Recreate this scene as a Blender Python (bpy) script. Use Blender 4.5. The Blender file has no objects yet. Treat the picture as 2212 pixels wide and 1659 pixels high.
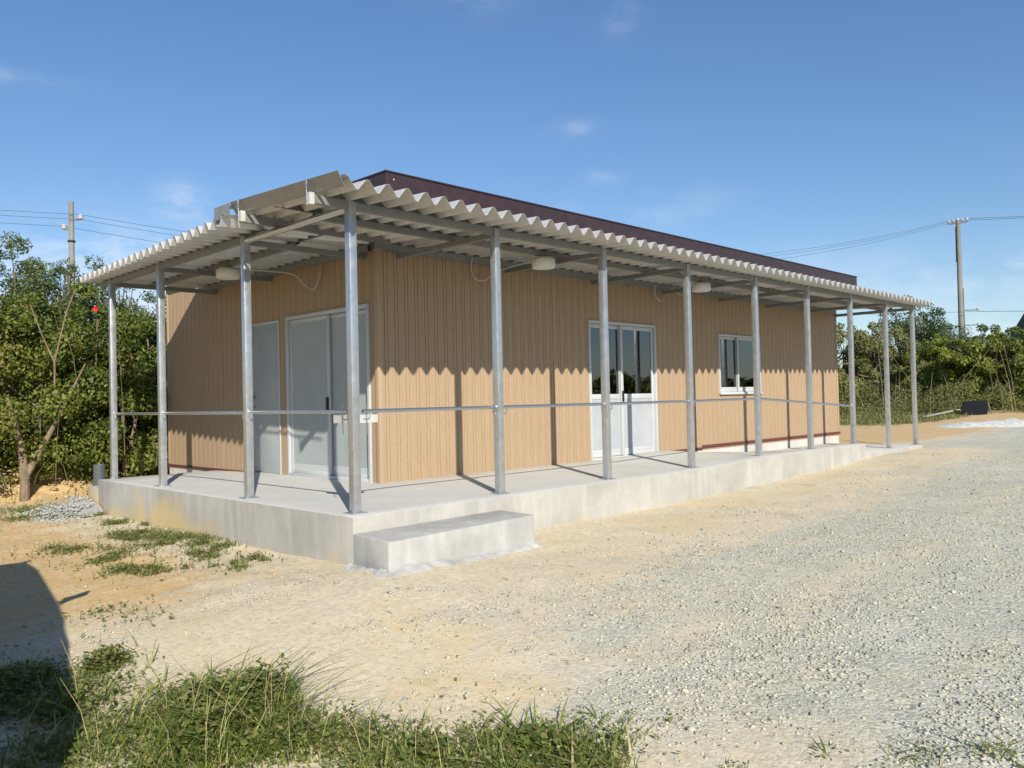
import bpy, bmesh, math, random
import numpy as np
from mathutils import Vector, Matrix, noise
R = math.radians
rng = np.random.default_rng(11)
random.seed(5)
S = bpy.context.scene
COL = S.collection

# ------------------------------------------------------------------ camera
CAM = Vector((-3.936, -5.784, 0.914)); YAW, PITCH, ROLL = 0.789, 0.020, -0.022
fw = Vector((math.sin(YAW)*math.cos(PITCH), math.cos(YAW)*math.cos(PITCH), math.sin(PITCH)))
rt = Vector((math.cos(YAW), -math.sin(YAW), 0)); up = rt.cross(fw)
r2 = rt*math.cos(ROLL)+up*math.sin(ROLL); u2 = up*math.cos(ROLL)-rt*math.sin(ROLL)
cd = bpy.data.cameras.new('camera'); cam = bpy.data.objects.new('camera', cd); COL.objects.link(cam)
M = Matrix((r2, u2, -fw)).transposed().to_4x4(); M.translation = CAM
cam.matrix_world = M
cd.sensor_width = 36; cd.lens = 36*1768.9/2212; cd.clip_end = 4000; cd.clip_start = 0.05
S.camera = cam
S.render.resolution_x, S.render.resolution_y = 1024, 768

# ------------------------------------------------------------------ world
SUN_AZ = 29.3; SUN_EL = 30.0          # light travels towards azimuth 29.3 deg (from +Y to +X)
w = bpy.data.worlds.new('World'); S.world = w; w.use_nodes = True
nt = w.node_tree; nt.nodes.clear()
N = nt.nodes.new; L = nt.links.new
out = N('ShaderNodeOutputWorld'); bg = N('ShaderNodeBackground'); sky = N('ShaderNodeTexSky')
sky.sky_type = 'NISHITA'; sky.sun_disc = False; sky.sun_elevation = R(SUN_EL)
sky.sun_rotation = R(180+SUN_AZ); sky.altitude = 0; sky.air_density = 1.0; sky.dust_density = 0.3; sky.ozone_density = 3.5
bg.inputs['Strength'].default_value = 0.10
tc = N('ShaderNodeTexCoord')
hs = N('ShaderNodeHueSaturation'); hs.inputs['Saturation'].default_value = 1.20; hs.inputs['Value'].default_value = 1.22; hs.inputs['Hue'].default_value = .506
gm = N('ShaderNodeGamma'); gm.inputs['Gamma'].default_value = .85; L(sky.outputs[0], gm.inputs[0]); L(gm.outputs[0], hs.inputs['Color'])
# clouds: soft wisps, placed by direction
def blob(bearing, elev, sb, se, amp):
    """gaussian in direction space"""
    d = Vector((math.sin(R(bearing))*math.cos(R(elev)), math.cos(R(bearing))*math.cos(R(elev)), math.sin(R(elev))))
    t = Vector((math.cos(R(bearing)), -math.sin(R(bearing)), 0)); v = t.cross(d)
    dots = []
    for ax, s in ((t, sb), (v, se)):
        dp = N('ShaderNodeVectorMath'); dp.operation = 'DOT_PRODUCT'; L(nv.outputs[0], dp.inputs[0]); dp.inputs[1].default_value = ax/math.sin(R(s))
        sq = N('ShaderNodeMath'); sq.operation = 'MULTIPLY'; L(dp.outputs['Value'], sq.inputs[0]); L(dp.outputs['Value'], sq.inputs[1]); dots.append(sq)
    ad = N('ShaderNodeMath'); ad.operation = 'ADD'; L(dots[0].outputs[0], ad.inputs[0]); L(dots[1].outputs[0], ad.inputs[1])
    ng = N('ShaderNodeMath'); ng.operation = 'MULTIPLY'; ng.inputs[1].default_value = -1; L(ad.outputs[0], ng.inputs[0])
    ex = N('ShaderNodeMath'); ex.operation = 'EXPONENT'; L(ng.outputs[0], ex.inputs[0])
    am = N('ShaderNodeMath'); am.operation = 'MULTIPLY'; am.inputs[1].default_value = amp; L(ex.outputs[0], am.inputs[0])
    return am
nv = N('ShaderNodeVectorMath'); nv.operation = 'NORMALIZE'; L(tc.outputs['Generated'], nv.inputs[0])
blobs = [(23.5, 13.2, 1.4, 1.0, .75), (24, 10.2, 6, 1.3, .5), (17, 9.8, 4, .9, .3), (14, 19.5, 3.0, .5, .22),
         (43, 27, 2.6, 1.3, .28), (49, 27.8, 3, .8, .25), (53.5, 24.8, 1.2, 1.0, .2), (50, 18.3, 1.4, .5, .25), (47, 18.0, .8, .4, .15),
         (52, 15.2, 1.2, .7, .2), (57, 12.6, 3.2, 1.2, .26), (48, 13, 3, 1.0, .15), (74, 7.0, 6, 1.2, .3), (79, 7.0, 3, 1.3, .6), (66, 8.5, 4, 1.0, .25), (75,3.0,20,2.8,.7), (20,5,16,4.5,.95)]
acc = None
for b in blobs:
    n_ = blob(*b)
    if acc is None: acc = n_
    else:
        a_ = N('ShaderNodeMath'); a_.operation = 'ADD'; L(acc.outputs[0], a_.inputs[0]); L(n_.outputs[0], a_.inputs[1]); acc = a_
mp = N('ShaderNodeMapping'); mp.inputs['Scale'].default_value = (9, 9, 20); L(nv.outputs[0], mp.inputs['Vector'])
cn = N('ShaderNodeTexNoise'); cn.inputs['Scale'].default_value = 1.6; cn.inputs['Detail'].default_value = 7; cn.inputs['Roughness'].default_value = .6; L(mp.outputs[0], cn.inputs['Vector'])
cr = N('ShaderNodeMapRange'); cr.inputs['From Min'].default_value = .38; cr.inputs['From Max'].default_value = .68; L(cn.outputs['Fac'], cr.inputs['Value'])
cm = N('ShaderNodeMath'); cm.operation = 'MULTIPLY'; cm.use_clamp = True; L(cr.outputs[0], cm.inputs[0]); L(acc.outputs[0], cm.inputs[1])
cx = N('ShaderNodeMix'); cx.data_type = 'RGBA'; L(cm.outputs[0], cx.inputs['Factor']); L(hs.outputs[0], cx.inputs['A']); cx.inputs['B'].default_value = (6.0, 6.6, 7.6, 1)
L(cx.outputs['Result'], bg.inputs['Color']); L(bg.outputs[0], out.inputs[0])

# ------------------------------------------------------------------ sun
sd = bpy.data.lights.new('sun', 'SUN'); so = bpy.data.objects.new('sun', sd); COL.objects.link(so)
sd.energy = 4.7; sd.angle = R(0.5); sd.color = (1.0, .93, .80)
ldir = Vector((math.sin(R(SUN_AZ))*math.cos(R(SUN_EL)), math.cos(R(SUN_AZ))*math.cos(R(SUN_EL)), -math.sin(R(SUN_EL))))
so.rotation_euler = ldir.to_track_quat('-Z', 'Y').to_euler(); so.location = (-8, -12, 14)
S.view_settings.view_transform = 'Standard'; S.view_settings.look = 'None'
S.view_settings.exposure = 0.45; S.view_settings.gamma = 1.0
S.cycles.max_bounces = 8; S.cycles.caustics_reflective = False; S.cycles.transparent_max_bounces = 12

# ------------------------------------------------------------------ material helpers
class Mat:
    def __init__(s, name, color=(.5, .5, .5), rough=.7, metal=0.0, spec=.4):
        s.m = bpy.data.materials.new(name); s.m.use_nodes = True; s.nt = s.m.node_tree
        s.b = s.nt.nodes['Principled BSDF']; s.b.inputs['Base Color'].default_value = (*color, 1)
        s.b.inputs['Roughness'].default_value = rough; s.b.inputs['Metallic'].default_value = metal
        s.b.inputs['Specular IOR Level'].default_value = spec
        s.h = None
    def n(s, t, **k):
        n = s.nt.nodes.new(t)
        for a, v in k.items():
            if hasattr(n, a): setattr(n, a, v)
            else: n.inputs[a].default_value = v
        return n
    def l(s, a, b): s.nt.links.new(a, b)
    def pos(s, scale=(1, 1, 1)):
        g = s.n('ShaderNodeNewGeometry'); mp = s.n('ShaderNodeMapping'); mp.inputs['Scale'].default_value = scale
        s.l(g.outputs['Position'], mp.inputs['Vector']); return mp.outputs[0]
    def noise(s, scale, detail=4, rough=.55, stretch=(1, 1, 1), vec=None):
        n = s.n('ShaderNodeTexNoise'); n.inputs['Scale'].default_value = scale; n.inputs['Detail'].default_value = detail; n.inputs['Roughness'].default_value = rough
        s.l(vec or s.pos(stretch), n.inputs['Vector']); return n.outputs['Fac']
    def ramp(s, fac, stops, interp='LINEAR'):
        r = s.n('ShaderNodeValToRGB'); r.color_ramp.interpolation = interp
        e = r.color_ramp.elements
        while len(e) < len(stops): e.new(.5)
        for i, (p, c) in enumerate(stops):
            e[i].position = p; e[i].color = (*c, 1) if len(c) == 3 else c
        s.l(fac, r.inputs[0]); return r.outputs[0]
    def mr(s, fac, a, b, c=0., d=1.):
        r = s.n('ShaderNodeMapRange'); r.inputs['From Min'].default_value = a; r.inputs['From Max'].default_value = b; r.inputs['To Min'].default_value = c; r.inputs['To Max'].default_value = d
        s.l(fac, r.inputs['Value']); return r.outputs[0]
    def math(s, op, a, b=None, clamp=False):
        m = s.n('ShaderNodeMath'); m.operation = op; m.use_clamp = clamp
        for i, x in enumerate((a, b)):
            if x is None: continue
            if isinstance(x, (int, float)): m.inputs[i].default_value = x
            else: s.l(x, m.inputs[i])
        return m.outputs[0]
    def mix(s, fac, a, b, mode='MIX'):
        m = s.n('ShaderNodeMix'); m.data_type = 'RGBA'; m.blend_type = mode
        for nm, x in (('Factor', fac), ('A', a), ('B', b)):
            if isinstance(x, (int, float)): m.inputs[nm].default_value = x
            elif isinstance(x, tuple): m.inputs[nm].default_value = (*x, 1) if len(x) == 3 else x
            else: s.l(x, m.inputs[nm])
        return m.outputs['Result']
    def color(s, c): s.l(c, s.b.inputs['Base Color'])
    def rough(s, c): s.l(c, s.b.inputs['Roughness'])
    def bump(s, h, strength=.3, dist=.01):
        b = s.n('ShaderNodeBump'); b.inputs['Strength'].default_value = strength; b.inputs['Distance'].default_value = dist
        s.l(h, b.inputs['Height'])
        if s.h is not None: s.l(s.h, b.inputs['Normal'])
        s.h = b.outputs[0]; s.l(s.h, s.b.inputs['Normal'])

# galvanised steel
def galv(name, base, rough, metal=.85):
    g = Mat(name, base, rough, metal)
    f = g.noise(14, 3, .6); f2 = g.noise(90, 2, .5)
    c = g.mix(g.mr(f, .3, .7), tuple(x*.88 for x in base), tuple(min(1, x*1.08) for x in base))
    c = g.mix(g.mr(f2, .35, .65, 0, .25), c, tuple(x*.8 for x in base)); g.color(c)
    g.rough(g.mr(f, .3, .7, rough-.06, rough+.08)); g.bump(f2, .05, .002)
    return g.m
m_steel = galv('galvanised_steel', (.50, .52, .54), .36, .75)
m_sheet = galv('galvalume_sheet', (.60, .60, .585), .45, .3)
m_beam = galv('galvanised_channel', (.25, .26, .255), .5, .45)
m_flash = galv('flashing_steel', (.25, .255, .25), .4, .5)
m_chrome = Mat('stainless_pipe', (.50, .52, .55), .24, .9).m

# siding
sidm = Mat('tan_siding', (.5, .34, .19), .62)
f = sidm.noise(420, 2, .6, (1, 1, .18)); f2 = sidm.noise(70, 3, .6, (1, 1, .05)); f3 = sidm.noise(2.2, 3)
c = sidm.ramp(f, [(.3, (.26, .185, .118)), (.5, (.385, .28, .18)), (.72, (.46, .345, .235))])
c = sidm.mix(sidm.mr(f2, .35, .65, 0, .5), c, (.30, .205, .125)); c = sidm.mix(sidm.mr(f3, .35, .7, 0, .12), c, (.42, .33, .23))
sidm.color(c); sidm.bump(f, .12, .002); m_siding = sidm.m
trim = Mat('tan_trim', (.56, .40, .24), .5); trim.color(trim.mix(trim.mr(trim.noise(60, 3), .3, .7), (.37, .27, .17), (.43, .315, .21))); m_trim = trim.m
bur = Mat('burgundy_metal', (.085, .03, .03), .42)
bur.color(bur.mix(bur.mr(bur.noise(9, 3), .3, .7), (.030, .018, .022), (.044, .025, .029))); m_burg = bur.m
red = Mat('rust_red_flashing', (.19, .045, .035), .5); red.color(red.mix(red.mr(red.noise(30, 3), .3, .7), (.10, .03, .026), (.14, .042, .035))); m_red = red.m

def concrete(name, base, stain=0, mott=.12):
    g = Mat(name, base, .88, 0, .25)
    a = g.noise(1.6, 5, .65); b = g.noise(9, 5, .6); d = g.noise(140, 3, .6); v = g.noise(7, 4, .6, (1, 1, .09))
    lo = tuple(x*(1-mott*1.3) for x in base); hi = tuple(min(1, x*(1+mott)) for x in base)
    c = g.mix(g.mr(a, .32, .68), lo, hi); c = g.mix(g.mr(b, .4, .75, 0, .35), c, lo); c = g.mix(g.mr(d, .35, .65, 0, .3), c, tuple(x*.8 for x in base))
    if stain:
        c = g.mix(g.mr(v, .5, .68, 0, .38), c, tuple(min(1, x*1.3) for x in base))
        c = g.mix(g.mr(g.noise(5, 4, .6, (1, 1, .12)), .55, .75, 0, .35), c, tuple(x*.72 for x in base))
    if stain == 2:   # clay splashed on the left face
        sp = g.n('ShaderNodeSeparateXYZ'); g.l(g.pos(), sp.inputs[0])
        hz = g.mr(sp.outputs['Z'], -.50, .0, 1, 0); hx = g.mr(sp.outputs['X'], -.14, -.16, 0, 1); hy = g.mr(sp.outputs['Y'], 1.9, 2.6)
        n_ = g.math('ADD', hz, g.mr(g.noise(1.1, 4, .6), .3, .7, -.45, .45))
        k = g.math('MULTIPLY', g.math('MULTIPLY', g.mr(n_, .2, .6), hx, True), hy, True)
        k2 = g.math('MULTIPLY', g.mr(g.math('ADD', hz, g.mr(g.noise(2.4, 3, .6), .3, .7, -.3, .3)), .85, 1.15), .7, True)
        c = g.mix(g.math('MULTIPLY', g.math('MAXIMUM', k, k2), .8), c, (.50, .385, .19))
    g.color(c); g.bump(g.math('ADD', g.math('MULTIPLY', b, .7), g.math('MULTIPLY', d, .3)), .22, .006)
    return g.m
m_conc = concrete('concrete_platform', (.385, .375, .345), 2, .16)
m_conc2 = concrete('concrete_step', (.43, .43, .415), 1, .2)
m_conct = concrete('trowelled_concrete', (.56, .555, .53), 0, .07)
m_found = concrete('foundation_render', (.52, .51, .48))
m_mortar = concrete('rough_mortar', (.40, .40, .38), 0, .2)
alu = Mat('white_aluminium', (.60, .62, .62), .4, .1); alu.color(alu.mix(alu.mr(alu.noise(40, 2), .3, .7), (.47, .49, .50), (.53, .55, .56))); m_alu = alu.m
pan = Mat('pale_grey_panel', (.34, .38, .39), .4); pan.color(pan.mix(pan.mr(pan.noise(3, 3), .3, .7), (.31, .35, .355), (.36, .395, .40))); pan.bump(pan.noise(300, 2), .05, .001); m_panel = pan.m
pan2 = Mat('white_panel', (.5, .52, .53), .4); pan2.color(pan2.mix(pan2.mr(pan2.noise(3, 3), .3, .7), (.34, .375, .41), (.40, .43, .46))); m_panel2 = pan2.m
m_black = Mat('black_plastic', (.015, .015, .018), .35).m
m_lampw = Mat('opal_lamp_cover', (.72, .72, .68), .35).m
m_cable = Mat('grey_cable', (.42, .43, .42), .5).m
m_pvc = Mat('grey_pvc', (.085, .10, .11), .4).m
m_white = Mat('white_board', (.36, .36, .33), .6).m
m_wall_in = Mat('interior_wall', (.30, .28, .25), .8).m
m_floor_in = Mat('interior_floor', (.16, .12, .08), .5).m
m_orange = Mat('varnished_wood', (.55, .20, .05), .4).m
m_wire = Mat('power_wire', (.05, .06, .07), .6).m
m_porc = Mat('porcelain', (.5, .5, .5), .3).m
m_dark = Mat('black_sheet', (.010, .011, .014), .85, 0, .1).m
pole = Mat('concrete_pole', (.34, .33, .29), .8); pole.color(pole.mix(pole.mr(pole.noise(3, 5, .6, (1, 1, .3)), .3, .7), (.16, .165, .155), (.25, .25, .235))); m_pole = pole.m
# glass: clear pane with a mirror share
gl = Mat('window_glass'); gt = gl.n('ShaderNodeBsdfTransparent'); gt.inputs[0].default_value = (.62, .66, .68, 1)
gg = gl.n('ShaderNodeBsdfGlossy'); gg.inputs['Roughness'].default_value = .02; gg.inputs['Color'].default_value = (.9, .95, 1, 1)
fr = gl.n('ShaderNodeFresnel'); fr.inputs['IOR'].default_value = 1.9
mx = gl.n('ShaderNodeMixShader'); gl.l(gl.math('ADD', fr.outputs[0], .06, True), mx.inputs[0]); gl.l(gt.outputs[0], mx.inputs[1]); gl.l(gg.outputs[0], mx.inputs[2])
gl.l(mx.outputs[0], gl.nt.nodes['Material Output'].inputs[0]); m_glass = gl.m

def leafmat(name, cols, trans=.3, rough=.5):
    g = Mat(name, cols[0], rough, 0, .35)
    at = g.n('ShaderNodeAttribute'); at.attribute_name = 'rnd'
    n = len(cols)
    c = g.ramp(at.outputs['Fac'], [(i/(n-1), cols[i]) for i in range(n)])
    g.color(c)
    tr = g.n('ShaderNodeBsdfTranslucent'); tcol = g.mix(.5, c, (.20, .28, .03)); g.l(tcol, tr.inputs[0])
    mxx = g.n('ShaderNodeMixShader'); mxx.inputs[0].default_value = trans
    g.l(g.b.outputs[0], mxx.inputs[1]); g.l(tr.outputs[0], mxx.inputs[2]); g.l(mxx.outputs[0], g.nt.nodes['Material Output'].inputs[0])
    return g.m
m_hib = leafmat('hibiscus_leaves', [(.028, .045, .010), (.06, .095, .016), (.12, .155, .025), (.21, .23, .045), (.19, .13, .045)])
m_tree = leafmat('tree_leaves', [(.035, .06, .02), (.065, .10, .03), (.10, .14, .045), (.16, .18, .06)])
m_treey = leafmat('yellow_green_leaves', [(.07, .095, .02), (.14, .18, .03), (.22, .25, .04), (.32, .31, .08)])
m_treed = leafmat('dark_leaves', [(.024, .045, .02), (.05, .085, .03), (.09, .13, .045)])
m_dry = leafmat('dry_scrub_leaves', [(.11, .12, .045), (.20, .18, .08), (.15, .18, .05), (.30, .26, .13)])
m_grass = leafmat('grass_blades', [(.07, .12, .02), (.15, .22, .035), (.24, .29, .06), (.33, .34, .11), (.50, .42, .24)], .35)
m_weed = leafmat('weed_leaves', [(.07, .11, .025), (.13, .18, .04), (.20, .22, .07), (.28, .19, .11)], .3)
m_red_f = Mat('red_petals', (.55, .015, .02), .5).m
bark = Mat('bark', (.16, .12, .08), .9); bark.color(bark.mix(bark.mr(bark.noise(12, 5, .6, (1, 1, .3)), .3, .7), (.12, .09, .06), (.30, .23, .16))); m_bark = bark.m

# ------------------------------------------------------------------ mesh helpers
def link(o, parent=None):
    COL.objects.link(o)
    if parent is not None: o.parent = parent
    return o
def tag(o, label=None, cat=None, group=None, kind=None):
    if label: o['label'] = label
    if cat: o['category'] = cat
    if group: o['group'] = group
    if kind: o['kind'] = kind
    return o
def empty(name, loc=(0, 0, 0), label=None, cat=None, group=None):
    o = bpy.data.objects.new(name, None); o.location = loc; o.empty_display_size = .2; link(o)
    return tag(o, label, cat, group)
class MB:
    def __init__(s): s.v = []; s.f = []; s.o = (0, 0, 0)
    def box(s, x0, x1, y0, y1, z0, z1):
        b = len(s.v)
        s.v += [(x0, y0, z0), (x1, y0, z0), (x1, y1, z0), (x0, y1, z0), (x0, y0, z1), (x1, y0, z1), (x1, y1, z1), (x0, y1, z1)]
        s.f += [tuple(b+i for i in q) for q in ((0, 3, 2, 1), (4, 5, 6, 7), (0, 1, 5, 4), (1, 2, 6, 5), (2, 3, 7, 6), (3, 0, 4, 7))]; return s
    def poly(s, pts):
        b = len(s.v); s.v += [tuple(p) for p in pts]; s.f.append(tuple(range(b, b+len(pts)))); return s
    def hexa(s, p):
        b = len(s.v); s.v += [tuple(q) for q in p]
        s.f += [tuple(b+i for i in q) for q in ((0, 3, 2, 1), (4, 5, 6, 7), (0, 1, 5, 4), (1, 2, 6, 5), (2, 3, 7, 6), (3, 0, 4, 7))]; return s
    def tube(s, pts, rad, n=8, cap=True):
        pts = [Vector(p) for p in pts]
        if isinstance(rad, (int, float)): rad = [rad]*len(pts)
        b0 = len(s.v); ref = None
        for i, p in enumerate(pts):
            d = (pts[min(i+1, len(pts)-1)]-pts[max(i-1, 0)]).normalized()
            if ref is None: ref = d.cross(Vector((0, 0, 1)) if abs(d.z) < .9 else Vector((1, 0, 0))).normalized()
            a = (ref-d*ref.dot(d)).normalized(); ref = a; c = d.cross(a)
            for k in range(n):
                t = 2*math.pi*k/n; s.v.append(tuple(p+(a*math.cos(t)+c*math.sin(t))*rad[i]))
        for i in range(len(pts)-1):
            for k in range(n):
                A = b0+i*n+k; B = b0+i*n+(k+1) % n; s.f.append((A, B, B+n, A+n))
        if cap:
            s.f.append(tuple(b0+k for k in reversed(range(n)))); e = b0+(len(pts)-1)*n; s.f.append(tuple(e+k for k in range(n)))
        return s
    def lathe(s, prof, c=(0, 0, 0), n=32):
        b = len(s.v)
        for r_, z in prof:
            for k in range(n):
                t = 2*math.pi*k/n; s.v.append((c[0]+r_*math.cos(t), c[1]+r_*math.sin(t), c[2]+z))
        for i in range(len(prof)-1):
            for k in range(n):
                A = b+i*n+k; B = b+i*n+(k+1) % n; s.f.append((A, B, B+n, A+n))
        s.f.append(tuple(b+k for k in reversed(range(n)))); e = b+(len(prof)-1)*n; s.f.append(tuple(e+k for k in range(n)))
        return s
    def build(s, name, mat, parent=None, bevel=0, smooth=False, seg=2, label=None, auto=None):
        me = bpy.data.meshes.new(name); v = s.v
        if parent is not None:
            L0 = Vector(parent.location) if parent.parent is None else Vector((0, 0, 0))
            off = WL(parent); v = [(a-off[0], b-off[1], c-off[2]) for a, b, c in v]
        me.from_pydata(v, [], s.f); me.materials.append(mat); me.validate()
        o = bpy.data.objects.new(name, me); link(o, parent)
        bm = bmesh.new(); bm.from_mesh(me); bmesh.ops.recalc_face_normals(bm, faces=bm.faces)
        if bevel:
            es = [e for e in bm.edges if len(e.link_faces) == 2 and e.calc_face_angle(0) > .5]
            bmesh.ops.bevel(bm, geom=es, offset=bevel, segments=seg, profile=.5, affect='EDGES', clamp_overlap=True)
        bm.to_mesh(me); bm.free()
        if smooth or bevel:
            for p in me.polygons: p.use_smooth = True
            try: me.set_sharp_from_angle(angle=R(auto or 38))
            except Exception: pass
        if label: o['label'] = label
        return o
def WL(o):
    v = Vector((0, 0, 0))
    while o is not None: v += o.location; o = o.parent
    return v
def box(name, m, parent, *a, bevel=0, label=None, seg=2): return MB().box(*a).build(name, m, parent, bevel, label=label, seg=seg)

def npmesh(name, V, F, mat, parent=None, attr=None, smooth=False):
    """V (n,3) F (m,k)"""
    me = bpy.data.meshes.new(name); V = np.asarray(V, np.float32)
    if parent is not None: V = V-np.array(WL(parent), np.float32)
    F = np.asarray(F, np.int32); k = F.shape[1]
    me.vertices.add(len(V)); me.vertices.foreach_set('co', V.ravel())
    me.loops.add(F.size); me.loops.foreach_set('vertex_index', F.ravel())
    me.polygons.add(len(F)); me.polygons.foreach_set('loop_start', np.arange(0, F.size, k, dtype=np.int32)); me.polygons.foreach_set('loop_total', np.full(len(F), k, np.int32))
    if smooth: me.polygons.foreach_set('use_smooth', np.ones(len(F), bool))
    me.update(calc_edges=True)
    if attr:
        for nm, arr in attr.items():
            a = me.attributes.new(nm, 'FLOAT', 'POINT'); a.data.foreach_set('value', np.asarray(arr, np.float32))
    me.materials.append(mat); o = bpy.data.objects.new(name, me); link(o, parent); return o

# ------------------------------------------------------------------ ground heights
CP = np.array([(-.2, -.2, -.385), (2, -.2, -.352), (3.9, -.2, -.37), (6, -.2, -.34), (8.9, -.2, -.264), (10.2, -.2, -.205), (12.9, -.2, -.185),
    (-.17, 1, -.415), (-.17, 3, -.425), (-.17, 5.5, -.43), (-.24, -.8, -.37), (1.4, -.8, -.41), (-4, -6, -.66), (-2.5, -1.5, -.60), (-1.4, -3.2, -.63), (0, -5, -.62),
    (3, -3.5, -.52), (6, -4, -.45), (10, -4, -.36), (14, -1.6, -.27), (5, -9, -.6), (-9, -6, -.65), (-7, 0, -.6), (-5, 6, -.55), (-1.5, 6, -.46), (0, 7.4, -.42),
    (4, 12, -.3), (-2, 14, -.3), (-10, 14, -.4), (16, 1, -.17), (16, 6, -.15), (22, 3, -.06), (28, 6, .08), (33, 4.5, .25), (40, 8, .42), (55, 16, .5), (40, -5, .35), (30, -20, 0),
    (20, 20, .2), (0, 30, .2), (-30, 20, -.2), (-30, -20, -.6), (0, -30, -.6), (90, 40, .6), (90, -20, .6), (90, 100, .6), (-90, 90, .2), (-90, -90, -.4), (90, -90, .3)], float)
def tps(r): return np.where(r > 1e-9, r*r*np.log(np.maximum(r, 1e-9)), 0)
_n = len(CP); _K = tps(np.linalg.norm(CP[:, None, :2]-CP[None, :, :2], axis=2))+np.eye(_n)*.02; _P = np.c_[np.ones(_n), CP[:, :2]]
_A = np.block([[_K, _P], [_P.T, np.zeros((3, 3))]]); _c = np.linalg.solve(_A, np.r_[CP[:, 2], 0, 0, 0])
def gbase(x, y):
    x = np.atleast_1d(np.asarray(x, float)); y = np.atleast_1d(np.asarray(y, float)); res = np.empty(len(x))
    for i in range(0, len(x), 20000):
        a, b = x[i:i+20000], y[i:i+20000]
        r_ = np.hypot(a[:, None]-CP[:, 0], b[:, None]-CP[:, 1])
        res[i:i+20000] = tps(r_)@_c[:_n]+_c[_n]+_c[_n+1]*a+_c[_n+2]*b
    far = np.hypot(x, y); t = np.clip((far-70)/60, 0, 1); res = res*(1-t)+.3*t
    # earth bank behind the left end of the platform
    d = (x-1.0)*math.cos(R(8))+(y-8.6)*math.sin(R(8)); e = -(x-1.0)*math.sin(R(8))+(y-8.8)*math.cos(R(8))
    res += .42*np.exp(-(np.maximum(0, -e-.0)/.55)**2)*(1/(1+np.exp((x-4)*2)))*(1/(1+np.exp(-(x+3.2)*1.5)))*np.clip(1-np.maximum(0, e-3)/3, 0, 1)
    return res
def fb(x, y, s, o=4): return noise.fractal(Vector((x*s, y*s, 3.7)), .9, 2.1, o)
def gz(x, y):
    z = float(gbase(x, y)[0]); return z+micro(x, y)
def micro(x, y):
    r_ = math.hypot(x, y)
    if r_ > 30: return 0
    near_slab = -.4 < x < 13.2 and -.35 < y < 7.4
    k = .012*fb(x, y, 1.3, 4)+.006*fb(x+9, y, 5.5, 3)
    # rough clay along the left face and on the bank
    wl = math.exp(-((x+.75)/.8)**2)*(1 if -.4 < y < 7.5 else .15)
    k += wl*.022*fb(x, y+4, 4.2, 4)
    if y > 7.0: k += .085*max(0, fb(x, y, 2.8, 4))*min(1, (y-7.0)/1.2)
    return k
def axis(a, b, step, lim, g=1.16):
    c = list(np.arange(a, b+1e-6, step)); s_ = step
    lo = [a]; hi = [b]
    while lo[-1] > -lim: s_ *= g; lo.append(lo[-1]-s_)
    s_ = step
    while hi[-1] < lim: s_ *= g; hi.append(hi[-1]+s_)
    return np.array(lo[:0:-1]+c+hi[1:])
ax = axis(-5, 13, .075, 1500, 1.12); ay = axis(-6.5, 10, .075, 1500, 1.12)
GX, GY = np.meshgrid(ax, ay); gx, gy = GX.ravel(), GY.ravel()
gzv = gbase(gx, gy)+np.array([micro(a, b) for a, b in zip(gx, gy)])
nx, ny = len(ax), len(ay); I = np.arange(nx*ny).reshape(ny, nx)
F = np.stack([I[:-1, :-1], I[:-1, 1:], I[1:, 1:], I[1:, :-1]], -1).reshape(-1, 4)
def sm(x, a, b):
    t = np.clip((x-a)/(b-a), 0, 1); return t*t*(3-2*t)
# zones of material (stone chippings, orange clay)
def zones(x, y):
    # gravel amount: high to the right and near the viewer's right
    line = y-(-.95-.10*(x-1))            # the front band of sand runs along the platform
    g = sm(-line, -.3, 1.2)*.36*sm(x, -3, 0)
    g += sm(-y-(2.0-.06*x), -.9, 1.0)*sm(x+1.7, 0, 2.2)*.75
    g += sm(x, 5, 11)*sm(-y, .3, 1.6)*.25
    g = np.where(x > 12, np.maximum(g, sm(x, 12, 15)*sm(-(y-.6+.05*(x-14)), -.6, .8)), g)
    g *= 1-sm(-y-.0, 40, 60)*.8
    c = sm(-x, .2, 1.6)*sm(y, -.9, 1.2)  # clay on the left
    c = np.maximum(c, sm(x, 13.0, 13.6)*sm(y+.03*(x-14), .25, 1.3)*1.1)
    c = np.maximum(c, sm(y, 6.5, 8))
    c = np.maximum(c, sm(x, 20, 26)*.9)
    g *= 1-sm(x, 30, 34)
    g *= 1-.85*c
    gr = np.maximum(sm(x, 19, 23)*sm(y-3.0, -1.2, 1.0), sm(x, 28, 31)*.8)   # grassy verge by the far trees
    return np.clip(g, 0, 1), np.clip(c, 0, 1), np.clip(gr, 0, 1)
zg, zc, zr = zones(gx, gy)
G = Mat('earth_and_gravel', (.5, .4, .28), .95, 0, .15)
def at(n): a = G.n('ShaderNodeAttribute'); a.attribute_name = n; return a.outputs['Fac']
big = G.noise(.6, 5, .6, (.45, 1.7, 1)); mid = G.noise(2.6, 5, .62, (.6, 1.5, 1)); fine = G.noise(22, 4, .65); vf = G.noise(150, 3, .6)
gmask = G.mr(G.math('ADD', at('gravel'), G.math('ADD', G.mr(big, .3, .7, -.6, .6), G.mr(mid, .3, .7, -.4, .4))), .2, 1.05)
cmask = G.mr(G.math('ADD', at('clay'), G.mr(mid, .3, .7, -.32, .32)), .2, .8)
sand = G.ramp(fine, [(.28, (.47, .405, .285)), (.5, (.59, .51, .37)), (.75, (.67, .595, .44))])
sand = G.mix(G.mr(G.noise(1.3, 4, .6), .5, .68, 0, .65), sand, (.61, .475, .27))
clay = G.ramp(fine, [(.28, (.43, .295, .145)), (.5, (.56, .395, .20)), (.75, (.64, .475, .27))])
clay = G.mix(G.mr(G.noise(1.7, 4, .6), .5, .7, 0, .75), clay, (.58, .38, .16))
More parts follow.
